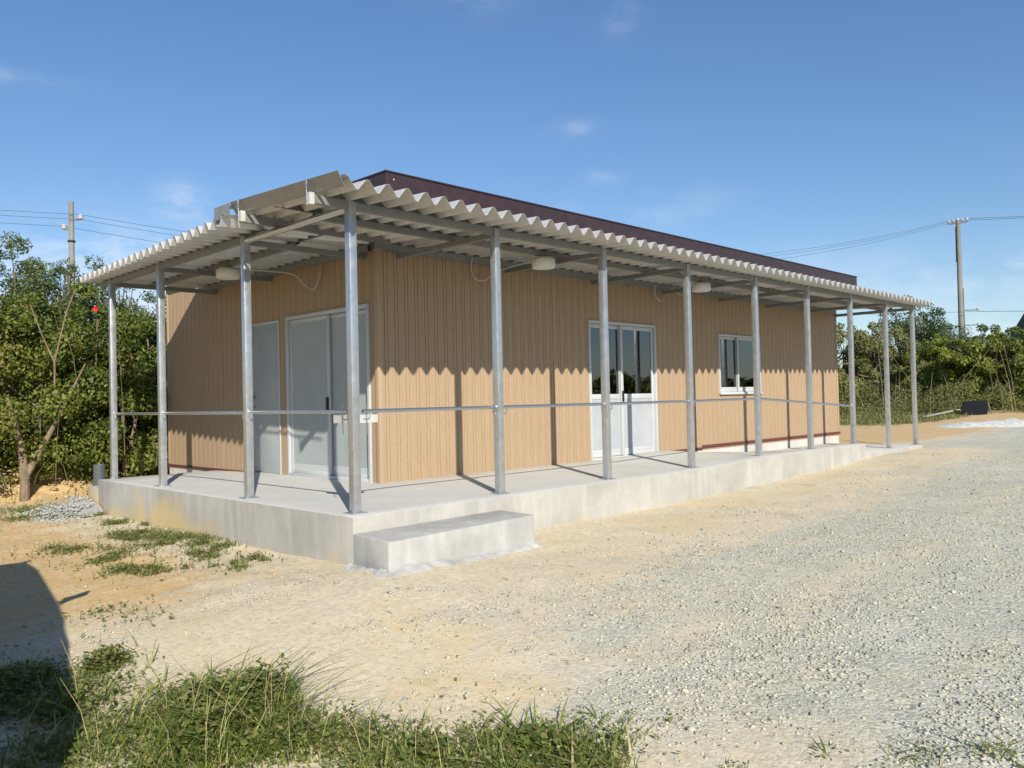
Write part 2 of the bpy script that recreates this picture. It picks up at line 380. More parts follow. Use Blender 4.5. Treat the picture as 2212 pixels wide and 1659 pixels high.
vo = G.n('ShaderNodeTexVoronoi'); vo.inputs['Scale'].default_value = 46; G.l(G.pos(), vo.inputs['Vector'])
vo2 = G.n('ShaderNodeTexVoronoi'); vo2.inputs['Scale'].default_value = 110; G.l(G.pos(), vo2.inputs['Vector'])
sp1 = G.n('ShaderNodeSeparateColor'); G.l(vo.outputs['Color'], sp1.inputs[0]); sp2 = G.n('ShaderNodeSeparateColor'); G.l(vo2.outputs['Color'], sp2.inputs[0])
g1 = G.ramp(sp1.outputs[0], [(0, (.22, .225, .19)), (.3, (.38, .38, .32)), (.65, (.50, .485, .40)), (1, (.62, .60, .48))])
g2 = G.ramp(sp2.outputs[0], [(0, (.27, .275, .23)), (.4, (.44, .43, .355)), (1, (.59, .57, .465))])
grav = G.mix(G.mr(mid, .4, .6), g1, g2); grav = G.mix(G.mr(G.noise(1.1, 4, .6), .52, .68, 0, .6), grav, (.55, .545, .48))
col = G.mix(gmask, sand, grav); col = G.mix(cmask, col, clay)
peb = G.math('MULTIPLY', G.mr(sp1.outputs[1], .78, .8), G.mr(fine, .42, .5))      # loose chips in the sand
col = G.mix(G.math('MULTIPLY', peb, .55), col, g1)
gcol = G.ramp(G.noise(3, 4), [(.3, (.10, .11, .03)), (.5, (.18, .17, .06)), (.7, (.30, .24, .12))])
col = G.mix(G.mr(G.math('ADD', at('verge'), G.mr(G.noise(.9, 4), .3, .7, -.45, .45)), .35, .75), col, gcol)
G.color(col)
hgt = G.math('ADD', G.math('MULTIPLY', vo.outputs['Distance'], G.mr(gmask, 0, 1, -.25, -1.0)), G.math('MULTIPLY', fine, .22))
G.bump(hgt, .5, .010); G.bump(G.math('ADD', vf, G.math('MULTIPLY', vo2.outputs['Distance'], -1)), .35, .005)
ground = npmesh('ground', np.c_[gx, gy, gzv], F, G.m, None, {'gravel': zg, 'clay': zc, 'verge': zr}, True)
tag(ground, 'dusty sand, clay and gravel yard', None, None, 'structure')

# loose stones as real little rocks
def stones(name, mat, pts, sizes, rnd, label):
    n = len(pts); base = np.array([(1, 0, 0), (.1, 1, 0), (-1, .1, 0), (0, -1, 0), (.1, .1, .75), (0, 0, -.4)])
    Fb = np.array([(0, 1, 4), (1, 2, 4), (2, 3, 4), (3, 0, 4), (1, 0, 5), (2, 1, 5), (3, 2, 5), (0, 3, 5)])
    V = np.repeat(base[None], n, 0)*(1+rng.uniform(-.35, .35, (n, 6, 3)))
    V[:, :4, 2] += rng.uniform(-.1, .35, (n, 4)); a = rng.uniform(0, 6.28, n); c_, s_ = np.cos(a)[:, None], np.sin(a)[:, None]
    x = V[..., 0]*1.25; y = V[..., 1]; V = np.stack([x*c_-y*s_, x*s_+y*c_, V[..., 2]], -1)*sizes[:, None, None]+pts[:, None]
    Fa = (Fb[None]+6*np.arange(n)[:, None, None]).reshape(-1, 3)
    o = npmesh(name, V.reshape(-1, 3), Fa, mat, None, {'rnd': np.repeat(rnd, 6)}); return tag(o, label, None, None, 'stuff')
rockm = Mat('grey_chippings', (.4, .4, .38), .9, 0, .2); ra = rockm.n('ShaderNodeAttribute'); ra.attribute_name = 'rnd'
rockm.color(rockm.ramp(ra.outputs['Fac'], [(0, (.20, .21, .185)), (.15, (.32, .33, .285)), (.55, (.43, .425, .36)), (.9, (.51, .49, .405)), (1, (.50, .40, .26))]))
rockm.bump(rockm.noise(120, 3), .4, .004)
NS = 120000
d_ = 2.5+rng.uniform(0, 1, NS)**1.5*14; be = np.radians(rng.uniform(12, 80, NS)); px = CAM.x+d_*np.sin(be); py = CAM.y+d_*np.cos(be)
z1, z2, z3 = zones(px, py)
ng_ = np.array([noise.noise(Vector((a*.55, b*1.3, 1)))+.6*noise.noise(Vector((a*2.1, b*3.0, 5))) for a, b in zip(px, py)])
keep = (rng.uniform(0, 1, NS) < np.clip(z1*.85+ng_*1.15-.12, .03, 1)) & ~((px > -.3) & (py > -.3) & (px < 13.2) & (py < 8)) & ~((px > -.35) & (px < 1.5) & (py > -.85) & (py < 0)) & (rng.uniform(0, 1, NS) < (1-.8*z2))
px, py = px[keep], py[keep]; n = len(px)
sz = .0045+.0095*rng.uniform(0, 1, n)**2.0+.010*(rng.uniform(0, 1, n) > .99); 
pz = gbase(px, py)+np.array([micro(a, b) for a, b in zip(px, py)])+sz*.1
stones('gravel', rockm.m, np.c_[px, py, pz], sz, rng.uniform(0, .97, n)**1.0, 'pale grey stone chippings scattered over the yard')
# clods of clay along the left side of the platform and on the bank
n = 2600; px = rng.uniform(-2.6, -.2, n); py = rng.uniform(-.6, 7.2, n); k = rng.uniform(0, 1, n) < np.exp(-((px+.7)/.7)**2); px, py = px[k], py[k]
bx = rng.uniform(-3.5, 3.6, 1500); by = rng.uniform(7.6, 9.4, 1500); px = np.r_[px, bx]; py = np.r_[py, by]
sz = np.r_[.004+.014*rng.uniform(0, 1, len(px)-1500)**4, .006+.06*rng.uniform(0, 1, 1500)**5]
claym = Mat('clay_clods', (.5, .34, .17), .95, 0, .1); ra = claym.n('ShaderNodeAttribute'); ra.attribute_name = 'rnd'
claym.color(claym.ramp(ra.outputs['Fac'], [(0, (.34, .24, .13)), (.5, (.45, .32, .18)), (1, (.50, .38, .23))])); claym.bump(claym.noise(40, 4), .5, .01)
stones('clay_clods', claym.m, np.c_[px, py, gbase(px, py)+np.array([micro(a, b) for a, b in zip(px, py)])+sz*.1], sz, rng.uniform(0, 1, len(px)), 'orange clay clods along the platform and on the bank')

# ------------------------------------------------------------------ concrete platform
X0, Y0, YE, XM, XE = -.166, -.206, 5.6, 10.19, 12.95
plat = empty('concrete_platform', (X0, Y0, -.4), 'low pale concrete platform wrapping two sides of the tan building', 'platform')
WX, WY, WXE, WYE = 1.443, 1.627, 13.43, 7.25      # outer wall faces
def slabz(x, y):
    e = .0 if x < 5 else .045*min(1, (x-5)/2)
    s_ = .022*max(0, min(x, y if y < 5 else 5))*(1 if y < 4.2 else max(0, 1-(y-4.2)/1.4))
    if x > 6.9 and y > .12: return .045-.17*min(1, (x-6.9)/3.0)
    return e+s_
m = MB(); gxs = [X0, 0, .4, .8, 1.2, WX+.03, 2.2, 3.2, 4.2, 5, 6, 6.9, 7.6, 8.5, 9.5, XM]; gys = [Y0, 0, .1, .14, .5, .9, 1.3, WY+.03]
def strip(mb, xs, ys, zb):
    b = len(mb.v)
    for x in xs:
        for y in ys: mb.v.append((x, y, slabz(x, y)))
    ny_ = len(ys)
    for i in range(len(xs)-1):
        for j in range(ny_-1): mb.f.append((b+i*ny_+j, b+(i+1)*ny_+j, b+(i+1)*ny_+j+1, b+i*ny_+j+1))
    ring = [(i, 0) for i in range(len(xs))]+[(len(xs)-1, j) for j in range(1, ny_)]+[(i, ny_-1) for i in range(len(xs)-2, -1, -1)]+[(0, j) for j in range(ny_-2, 0, -1)]
    c0 = len(mb.v)
    for i, j in ring: mb.v.append((xs[i], ys[j], zb))
    for q in range(len(ring)):
        i, j = ring[q]; i2, j2 = ring[(q+1) % len(ring)]
        mb.f.append((c0+q, c0+(q+1) % len(ring), b+i2*ny_+j2, b+i*ny_+j))
xs_l = gxs; ys_l = gys+[2.4, 3.2, 4.2, 5, YE]; iv = {}
def vid(i, j):
    if (i, j) not in iv: iv[(i, j)] = len(m.v); m.v.append((xs_l[i], ys_l[j], slabz(xs_l[i], ys_l[j])))
    return iv[(i, j)]
nwx = xs_l.index(WX+.03); nwy = len(gys)-1; ec = {}
for i in range(len(xs_l)-1):
    for j in range(len(ys_l)-1):
        if i >= nwx and j >= nwy: continue
        q = [(i, j), (i+1, j), (i+1, j+1), (i, j+1)]; m.f.append(tuple(vid(*p) for p in q))
        for k in range(4):
            e = (q[k], q[(k+1) % 4])
            if (e[1], e[0]) in ec: del ec[(e[1], e[0])]
            else: ec[e] = 1
lowv = {}
def lid(p):
    if p not in lowv: lowv[p] = len(m.v); m.v.append((xs_l[p[0]], ys_l[p[1]], -.8))
    return lowv[p]
for (p, q) in list(ec): m.f.append((vid(*q), vid(*p), lid(p), lid(q)))
ws = m.build('walkway_slab', m_conc, plat, bevel=.008); ws.data.materials.append(m_conct)
for p_ in ws.data.polygons:
    if p_.normal.z > .8: p_.material_index = 1
lw = box('lower_walkway', m_conc, plat, XM+.001, XE, Y0+.002, WY+.03, -.7, -.128, bevel=.01); lw.data.materials.append(m_conct)
for p_ in lw.data.polygons:
    if p_.normal.z > .8: p_.material_index = 1
box('end_block', m_conc, plat, X0+.003, .9, YE+.002, 6.0, -.8, -.108, bevel=.012)
step = empty('concrete_step', (.6, -.5, -.4), 'rectangular concrete entrance step against the platform corner', 'step')
st = MB(); pts = [(-.172, Y0-.002), (1.47, Y0-.002), (1.44, -.70), (-.235, -.765)]
st.hexa([(x, y, -.7) for x, y in (pts[3], pts[2], pts[1], pts[0])]+[(x, y, z) for (x, y), z in zip((pts[3], pts[2], pts[1], pts[0]), (-.131, -.118, -.118, -.131))])
st.build('step_block', m_conc2, step, bevel=.012)
# spilled mortar along the step foot
m = MB(); path = [(-.245, -.25, -1, 0), (-.25, -.5, -1, 0), (-.25, -.70, -1, -.1), (-.25, -.79, -.7, -.7), (-.12, -.785, 0, -1), (.2, -.765, 0, -1), (.6, -.745, 0, -1), (1.0, -.73, 0, -1), (1.45, -.71, .1, -1), (1.5, -.66, 1, -.3)]
dense = []
for (a, b) in zip(path, path[1:]):
    for k in range(14): dense.append(tuple(a[q]+(b[q]-a[q])*k/14 for q in range(4)))
for (x, y, nx_, ny2) in dense:
    wd = .085+.06*fb(x*3, y*3, 2.1, 3)+.03*fb(x, y, 9, 2); wd = max(.02, wd)
    for j in range(7):
        t = j/6; X = x+nx_*(wd*t-.012); Y = y+ny2*(wd*t-.012)
        m.v.append((X, Y, gz(X, Y)-.008+(1-t**1.6)*(.035+.02*fb(X, Y, 7, 3))+.012*fb(X, Y, 30, 2)*(1-t)))
for i in range(len(dense)-1):
    for j in range(6): m.f.append((i*7+j, (i+1)*7+j, (i+1)*7+j+1, i*7+j+1))
tag(m.build('spilled_mortar', m_conc2, None, smooth=True), 'rough pale mortar spilled along the foot of the step', 'mortar')
# grey mortar ramp beside the end block
m = MB(); q = []
for i in range(9):
    a = i/8
    for j in range(7):
        b = j/6; x = X0-.02-.75*b*(.6+.4*math.sin(a*3.1)); y = 5.3+a*1.1
        q.append((x, y, float(gbase(x, y)[0])-.02+(.20*(1-b)**1.3)*math.sin(min(1, a*1.6+.15)*1.57)*(1-.25*a)+.035*fb(x, y, 5)+.02*fb(x, y, 14)))
m.v = q
for i in range(8):
    for j in range(6): m.f.append((i*7+j, i*7+j+1, (i+1)*7+j+1, (i+1)*7+j))
tag(m.build('mortar_heap', m_mortar, None, smooth=True), 'low grey mortar heap against the end of the platform', 'mortar heap')
n = 700; hx_ = X0-.03-rng.uniform(0, 1, n)**.8*.75; hy_ = rng.uniform(5.25, 6.5, n)
hz_ = gbase(hx_, hy_)+.20*(1-(X0-.02-hx_)/.8).clip(0, 1)**1.3*np.sin(np.minimum(1, (hy_-5.3)/1.1*1.6+.15).clip(0)*1.57)
stones('mortar_lumps', m_mortar, np.c_[hx_, hy_, hz_-.02], .008+.022*rng.uniform(0, 1, n)**2, rng.uniform(0, 1, n), 'rough grey mortar lumps at the end of the platform')
pv = empty('pvc_pipe', (.09, 6.32, -.42), 'upright grey plastic drain pipe stub behind the platform end', 'pipe')
MB().lathe([(.078, -.4), (.078, .36), (.074, .362), (.068, .35), (.068, -.38)], (.09, 6.32, -.21)).build('pipe_tube', m_pvc, pv, smooth=True)
MB().lathe([(.088, -.04), (.088, .1), (.080, .105)], (.09, 6.32, -.21)).build('pipe_collar', m_pvc, pv, smooth=True)

# ------------------------------------------------------------------ building
bld = empty('prefab_building', (WX, WY, 0), 'single storey prefabricated building with tan ribbed siding and dark red roof edge', 'building')
WZ = 3.0
def rib_wall(along, fixed, a0, a1, holes, z0, z1, name, sign=-1):
    """ribbed sheet in a vertical plane; along 'x' or 'y'; holes (b0,b1,zb,zt)"""
    m = MB(); d = .008; prof = []; a = a0+.09
    cuts = [a0]; 
    k = 0
    while a < a1-.05:
        prof.append((a-.0035, 0)); prof.append((a-.0022, d)); prof.append((a+.0022, d)); prof.append((a+.0035, 0)); a += (.10 if k % 2 else .045); k += 1
    pts = [(a0, 0)]+prof+[(a1, 0)]
    for h in holes: pts += [(h[0], 0), (h[1], 0)]
    pts = sorted(pts)
    clean = []
    for p in pts:
        if clean and abs(p[0]-clean[-1][0]) < 1e-5: continue
        clean.append(p)
    pts = clean
    def P(a, dd, z): return (a, fixed+dd, z) if along == 'x' else (fixed+dd, a, z)
    for (a, da), (b, db) in zip(pts, pts[1:]):
        mid_ = (a+b)/2; segs = [(z0, z1)]
        for h in holes:
            if h[0] < mid_ < h[1]:
                segs = [s2 for s1 in segs for s2 in ((s1[0], max(s1[0], min(s1[1], h[2]))), (min(s1[1], max(s1[0], h[3])), s1[1])) if s2[1]-s2[0] > 1e-4]
        for s1 in segs: m.poly([P(a, da, s1[0]), P(b, db, s1[0]), P(b, db, s1[1]), P(a, da, s1[1])])
    # backing faces 10 cm inside keep the wall solid
    t = .09; es = sorted({a0, a1, *[h[0] for h in holes], *[h[1] for h in holes]})
    for a, b in zip(es, es[1:]):
        mid_ = (a+b)/2; segs = [(z0, z1)]
        for h in holes:
            if h[0] < mid_ < h[1]: segs = [(z0, h[2]), (h[3], z1)]
        for s1 in segs:
            if s1[1]-s1[0] > .01: m.poly([P(a, t, s1[0]), P(a, t, s1[1]), P(b, t, s1[1]), P(b, t, s1[0])])
    for h in holes:
        for z in (h[2], h[3]): m.poly([P(h[0], 0, z), P(h[1], 0, z), P(h[1], t, z), P(h[0], t, z)])
        for a in h[:2]: m.poly([P(a, 0, h[2]), P(a, t, h[2]), P(a, t, h[3]), P(a, 0, h[3])])
    return m.build(name, m_siding, bld)
ZB = .035
DX0, DX1, DT = 5.08, 6.725, 2.036
WN0, WN1, WNB, WNT = 8.594, 10.05, .945, 1.985
SY0, SY1, HY0, HY1 = 1.78, 3.576, 3.762, 4.50
rib_wall('x', WY, WX, WXE, [(DX0, DX1, ZB-.02, DT), (WN0, WN1, WNB, WNT)], ZB-.02, WZ, 'front_wall')
rib_wall('y', WX, WY, WYE, [(SY0, SY1, ZB-.02, DT), (HY0, HY1, ZB-.02, DT-.02)], ZB-.02, WZ, 'side_wall')
MB().box(WXE-.09, WXE, WY+.091, WYE, ZB, WZ).box(WX+.091, WXE-.091, WYE-.09, WYE, ZB, WZ).build('rear_walls', m_siding, bld)
# corner boards and jamb trims
cb = MB().box(WX-.012, WX+.055, WY-.012, WY-.001, ZB-.03, WZ-.2).box(WX-.012, WX-.001, WY-.001, WY+.055, ZB-.03, WZ-.2)
cb.build('corner_trim', m_trim, bld, bevel=.003)
MB().box(WXE-.05, WXE+.012, WY-.012, WY-.001, ZB+.06, WZ-.2).box(WXE+.001, WXE+.012, WY-.001, WY+.05, ZB+.06, WZ-.2).build('corner_trim', m_trim, bld, bevel=.003)
MB().box(WX-.012, WX-.001, WYE-.05, WYE+.012, ZB+.0, WZ-.2).build('corner_trim', m_trim, bld, bevel=.003)
# plinth flashing (rust red) and foundation
MB().box(WX+.06, DX0-.01, WY-.016, WY-.0005, .012, .032).build('base_flashing', m_red, bld)
fl = MB()
fl.box(DX1+.01, 8.0, WY-.016, WY-.0005, .022, .062).box(8.0, WXE+.03, WY-.018, WY-.0005, .045, .095)
fl.build('base_flashing', m_red, bld)
MB().box(WX-.018, WX-.0005, 4.52, WYE+.02, -.005, .028).build('base_flashing', m_red, bld)
MB().box(WX+.004, WXE-.004, WY+.004, WY+.12, -.6, .012).box(WX+.004, WX+.12, WY+.12, WYE-.004, -.6, .012).box(WXE-.12, WXE-.004, WY+.12, WYE-.004, -.6, .02).box(WX+.12, WXE-.12, WYE-.12, WYE-.004, -.6, .02).build('foundation', m_found, bld)
# interior shell
MB().box(WX+.12, WXE-.13, WY+.125, WYE-.13, -.02, .03).build('interior_floor', m_floor_in, bld)
MB().box(WX+.12, WXE-.13, WY+.125, WYE-.13, 2.55, 2.6).box(5.0-.04, 5.0, WY+.125, WYE-.13, .031, 2.549).box(7.6, 7.64, WY+1.0, WYE-.13, .031, 2.549).build('interior_partition', m_wall_in, bld)
MB().box(6.98, 7.22, 2.35, 2.45, .031, 1.35).build('interior_cupboard', m_orange, bld)
# roof with deep fascia
FX0, FX1, FY0, FY1, FZ0, FZ1 = 1.25, 13.47, 1.17, 7.62, 2.93, 3.355
roof = MB().box(FX0+.02, FX1-.02, FY0+.02, FY1-.02, 2.95, 3.30).build('roof', m_burg, bld)
fa = MB().box(FX0, FX1, FY0, FY0+.018, FZ0, FZ1).box(FX0, FX1, FY1-.018, FY1, FZ0, FZ1).box(FX0, FX0+.018, FY0+.0185, FY1-.0185, FZ0, FZ1).box(FX1-.018, FX1, FY0+.0185, FY1-.0185, FZ0, FZ1)
fa.build('fascia', m_burg, bld)
cp = MB().box(FX0-.012, FX1+.012, FY0-.014, FY0+.05, FZ1, FZ1+.014).box(FX0-.012, FX1+.012, FY1-.05, FY1+.014, FZ1, FZ1+.014).box(FX0-.012, FX0+.05, FY0+.051, FY1-.051, FZ1, FZ1+.014).box(FX1-.05, FX1+.012, FY0+.051, FY1-.051, FZ1, FZ1+.014)
cp.build('roof_coping', m_burg, bld)
MB().tube([(FX0+.1, FY0-.001, FZ1-.07), (FX0+.1, FY0-.008, FZ1-.07)], .008, 10).build('rivet', m_porc, bld)

# cover strips where the wall sheets lap
for x in (3.25, 4.35, 7.65, 10.9, 12.2):
    MB().box(x-.012, x+.012, WY-.004, WY-.0006, ZB+.05, 2.55).build('lap_strip', m_trim, bld)
for y in (5.4, 6.4):
    MB().box(WX-.004, WX-.0006, y-.012, y+.012, ZB+.05, 2.55).build('lap_strip', m_trim, bld)
# doors and window --------------------------------------------------
def face_box(along, a0, a1, d0, d1, z0, z1, mb=None):
    mb = mb or MB()
    f0 = WY if along == 'x' else WX
    return mb.box(a0, a1, f0+d0, f0+d1, z0, z1) if along == 'x' else mb.box(f0+d0, f0+d1, a0, a1, z0, z1)
def frame(along, a0, a1, z0, z1, w_, d0, d1, mb=None, bottom=True):
    mb = mb or MB()
    face_box(along, a0, a0+w_, d0, d1, z0, z1, mb); face_box(along, a1-w_, a1, d0, d1, z0, z1, mb)
    face_box(along, a0+w_, a1-w_, d0, d1, z1-w_, z1, mb)
    if bottom: face_box(along, a0+w_, a1-w_, d0, d1, z0, z0+w_, mb)
    return mb
# front glazed sliding door
fd = frame('x', DX0, DX1, ZB-.015, DT, .04, -.02, .085).build('glazed_sliding_door', m_alu, bld, bevel=.003, label='white framed sliding door, glazed above and panelled below')
mid = 5.87
for a0, a1, dd in ((DX0+.045, mid+.025, .045), (mid-.025, DX1-.045, .012)):
    lf = frame('x', a0, a1, ZB+.03, DT-.045, .055, dd, dd+.03); face_box('x', a0+.055, a1-.055, dd, dd+.03, .90, .975, lf)
    face_box('x', a0+.055, a1-.055, dd, dd+.03, ZB+.085, ZB+.13, lf)
    lf.build('door_leaf', m_alu, fd, bevel=.003)
    face_box('x', a0+.054, a1-.054, dd+.012, dd+.018, .974, DT-.099).build('pane', m_glass, fd)
    face_box('x', a0+.054, a1-.054, dd+.008, dd+.02, ZB+.129, .901).build('lower_panel', m_panel2, fd)
face_box('x', mid-.012, mid+.012, -.015, .0119, .86, 1.02).build('door_handle', m_black, fd, bevel=.004)
MB().lathe([(.02, 0), (.024, .02), (.01, .045), (.004, .05)], (mid-.03, WY-.035, ZB+.005), 12).build('door_stop', m_porc, fd, smooth=True)
# window
wf = frame('x', WN0, WN1, WNB, WNT, .035, -.02, .085).build('sliding_window', m_alu, bld, bevel=.003, label='two pane white framed sliding window')
wm = 9.29
for a0, a1, dd in ((WN0+.038, wm+.02, .045), (wm-.02, WN1-.038, .012)):
    lf = frame('x', a0, a1, WNB+.038, WNT-.038, .04, dd, dd+.028); face_box('x', a0+.04, a1-.04, dd, dd+.028, WNB+.078, WNB+.118, lf)
    lf.build('sash', m_alu, wf, bevel=.002)
    face_box('x', a0+.039, a1-.039, dd+.011, dd+.017, WNB+.117, WNT-.077).build('pane', m_glass, wf)
face_box('x', WN0-.01, WN1+.01, -.045, -.021, WNB-.012, WNB+.022).build('window_sill', m_alu, wf, bevel=.003)
# side sliding door
sdr = frame('y', SY0, SY1, ZB-.015, DT, .045, -.022, .085).build('panelled_sliding_door', m_alu, bld, bevel=.003, label='white framed sliding door with two plain pale grey leaves')
sm_ = 2.66
for a0, a1, dd in ((SY0+.05, sm_+.03, .04), (sm_-.03, SY1-.05, .008)):
    frame('y', a0, a1, ZB+.03, DT-.05, .045, dd, dd+.03).build('door_leaf', m_alu, sdr, bevel=.003)
    face_box('y', a0+.044, a1-.044, dd+.008, dd+.02, ZB+.15, DT-.094).build('door_panel', m_panel, sdr)
    face_box('y', a0+.044, a1-.044, dd+.004, dd+.024, ZB+.074, ZB+.149).build('bottom_rail', m_alu, sdr)
face_box('y', sm_-.014, sm_+.014, -.02, .0079, .84, 1.0).build('door_handle', m_black, sdr, bevel=.004)
# hinged door
hd = face_box('y', HY0+.03, HY1-.03, .005, .045, ZB, DT-.05).build('hinged_door', m_panel, bld, bevel=.003, label='plain pale grey hinged door left of the sliding door')
frame('y', HY0, HY1, ZB-.015, DT-.02, .029, -.012, .07, None, False).build('door_frame', m_alu, hd, bevel=.002)
MB().tube([(WX+.004, HY1-.07, 1.03), (WX-.045, HY1-.07, 1.03)], .012, 12).lathe([(.0, 0), (.026, .004), (.03, .025), (.024, .045), (0, .05)], (WX-.06, HY1-.07, 1.005), 16).build('door_knob', m_chrome, hd, smooth=True)
MB().tube([(WX+.004, HY1-.07, .90), (WX-.012, HY1-.07, .90)], .016, 14).build('lock_cylinder', m_chrome, hd, smooth=True)
for z in (.35, 1.05, 1.8): face_box('y', HY0+.018, HY0+.038, -.008, .0049, z-.05, z+.05).build('hinge', m_steel, hd)

# ------------------------------------------------------------------ canopy
can = empty('porch_canopy', (0, 0, 0), 'galvanised steel porch canopy with folded sheet roof on square posts', 'canopy')
PX = [0, 1.694, 3.39, 5.12, 6.878, 8.547, 10.203, 11.793, 13.2]
PZ = [0, 0, 0, .0, .029, .039, .045, -.128, -.128]
PYS = [1.84, 3.935, 5.5]
HT = 2.617
def post(x, y, z0, yaw=0):
    s_ = .0375; h = HT if not (x == 0 and y == 0) else HT
    p = MB().box(x-s_, x+s_, y-s_, y+s_, z0+.006, h).build('post', m_steel, can, bevel=.0065, seg=2)
    box('base_plate', m_steel, p, x-.075, x+.075, y-.07, y+.07, z0-.004, z0+.008, bevel=.002)
    for sx, sy in ((-.058, -.052), (.058, .052)):
        MB().lathe([(.009, 0), (.009, .012), (.005, .013), (.005, .026)], (x+sx, y+sy, z0+.008), 6).build('anchor_bolt', m_steel, p)
    return p
for x, z in zip(PX, PZ): post(x, 0, z)
for y in PYS: post(0, y, 0 if y < 5 else 0)
def channel_x(x0, x1, y, z0, z1, w_=.05, t=.004, m=None):
    """C channel running along X, open to +y"""
    mb = m or MB()
    mb.box(x0, x1, y, y+t, z0, z1).box(x0, x1, y+t, y+w_, z0, z0+t).box(x0, x1, y+t, y+w_, z1-t, z1).box(x0, x1, y+w_-t, y+w_, z0+t, z0+.018).box(x0, x1, y+w_-t, y+w_, z1-.018, z1-t); return mb
def channel_y(y0, y1, x, z0, z1, w_=.05, t=.004, m=None):
    mb = m or MB()
    mb.box(x, x+t, y0, y1, z0, z1).box(x+t, x+w_, y0, y1, z0, z0+t).box(x+t, x+w_, y0, y1, z1-t, z1).box(x+w_-t, x+w_, y0, y1, z0+t, z0+.018).box(x+w_-t, x+w_, y0, y1, z1-.018, z1-t); return mb
XR = 13.38
# main beams over the posts (they stop at each post face)
ends = [-.36]+[v for x in PX for v in (x-.038, x+.038)]+[XR-.05]
for a, b in zip(ends[0::2], ends[1::2]):
    if b-a > .02: channel_x(a, b, -.028, 2.548, 2.616).build('main_beam', m_beam, can)
ys_ = [PYS[0]+.038, PYS[1]-.038, PYS[1]+.038, PYS[2]-.038, PYS[2]+.038, 5.82]
for a, b in zip(ys_[0::2], ys_[1::2]): channel_y(a, b, -.028, 2.548, 2.616).build('main_beam', m_beam, can)
MB().tube([(0, .038, 2.565), (0, PYS[0]-.038, 2.565)], .034, 20).build('tie_pipe', m_chrome, can, smooth=True)
# purlins and ledgers
def cz(y): return 2.618+.046*y            # underside of the folded sheet
channel_x(.05, XR-.05, .62, cz(.62)-.062, cz(.62)-.003).build('purlin', m_beam, can)
channel_x(-.36, .35, 1.16, cz(1.16)-.078, cz(1.16)-.003).build('purlin', m_beam, can)
channel_x(1.38, XR-.05, 1.565, cz(1.56)-.08, cz(1.56)-.003).build('wall_ledger', m_beam, can)
channel_y(1.9, 5.82, .60, cz(.6)-.062, cz(.6)-.003).build('purlin', m_beam, can)
channel_y(1.70, 5.82, 1.375, cz(1.37)-.08, cz(1.37)-.003).build('wall_ledger', m_beam, can)
for x in PX[1:]: channel_y(.04, 1.56, x-.025, 2.53, 2.585).build('tie_beam', m_beam, can)
for y in PYS: channel_x(.04, WX-.02 if y < 7 else 0, y-.025, 2.53, 2.585).build('tie_beam', m_beam, can)
# folded sheets
AMP, PIT = .088, .2
PROF = [(0, AMP), (.016, AMP), (.088, 0), (.112, 0), (.184, AMP), (.2, AMP)]
def eave_front(x): return -.45+.17*max(0, min(1, (x)/13))
mb = MB(); x = -.335; k = 0; cols = []
while x < XR:
    for dx, dz in PROF[:-1] if k else PROF[:-1]: cols.append((x+dx, dz))
    x += PIT; k += 1
cols.append((x, AMP)); 
cols[0] = (cols[0][0]-.012, AMP+.012)
def sheet(cols, f0, f1, along, zf, name, split=None):
    m = MB(); T = .0015
    for side in (0, 1):
        for i, (a, dz) in enumerate(cols):
            for e in (f0(a), f1(a)):
                z = zf(a, e)+dz-(0 if side == 0 else T)
                m.v.append((a, e, z) if along == 'x' else (e, a, z))
    n = len(cols); B = 2*n
    for i in range(n-1):
        m.f.append((2*i, 2*i+2, 2*i+3, 2*i+1)); m.f.append((B+2*i, B+2*i+1, B+2*i+3, B+2*i+2))
        m.f.append((2*i, B+2*i, B+2*i+2, 2*i+2)); m.f.append((2*i+1, 2*i+3, B+2*i+3, B+2*i+1))
    for i in (0, n-1): m.f.append((2*i, 2*i+1, B+2*i+1, B+2*i))
    return m.build(name, m_sheet, can)
box('joint_sun_block', m_flash, can, -.30, WX-.003, 1.3605, 1.3635, 2.63, 2.845)  # added upright plate, keeps sun from leaking between the two sheets
sheet(cols, eave_front, lambda a: 1.36 if a < 1.36 else WY-.022, 'x', lambda a, e: cz(e), 'front_roof_sheet')
y = 1.40; cols = []
while y < 5.86:
    for dx, dz in PROF[:-1]: cols.append((y+dx, dz))
    y += PIT
cols.append((y, AMP)); cols[0] = (cols[0][0]-.012, AMP+.012)
sheet(cols, lambda a: -.45+.2*(a-1.4)/4.5, lambda a: WX-.022, 'y', lambda a, e: cz(max(e, 0) if e > 0 else e)+.0, 'side_roof_sheet')
m_saddle = galv('saddle_steel', (.16, .165, .165), .55, .4)
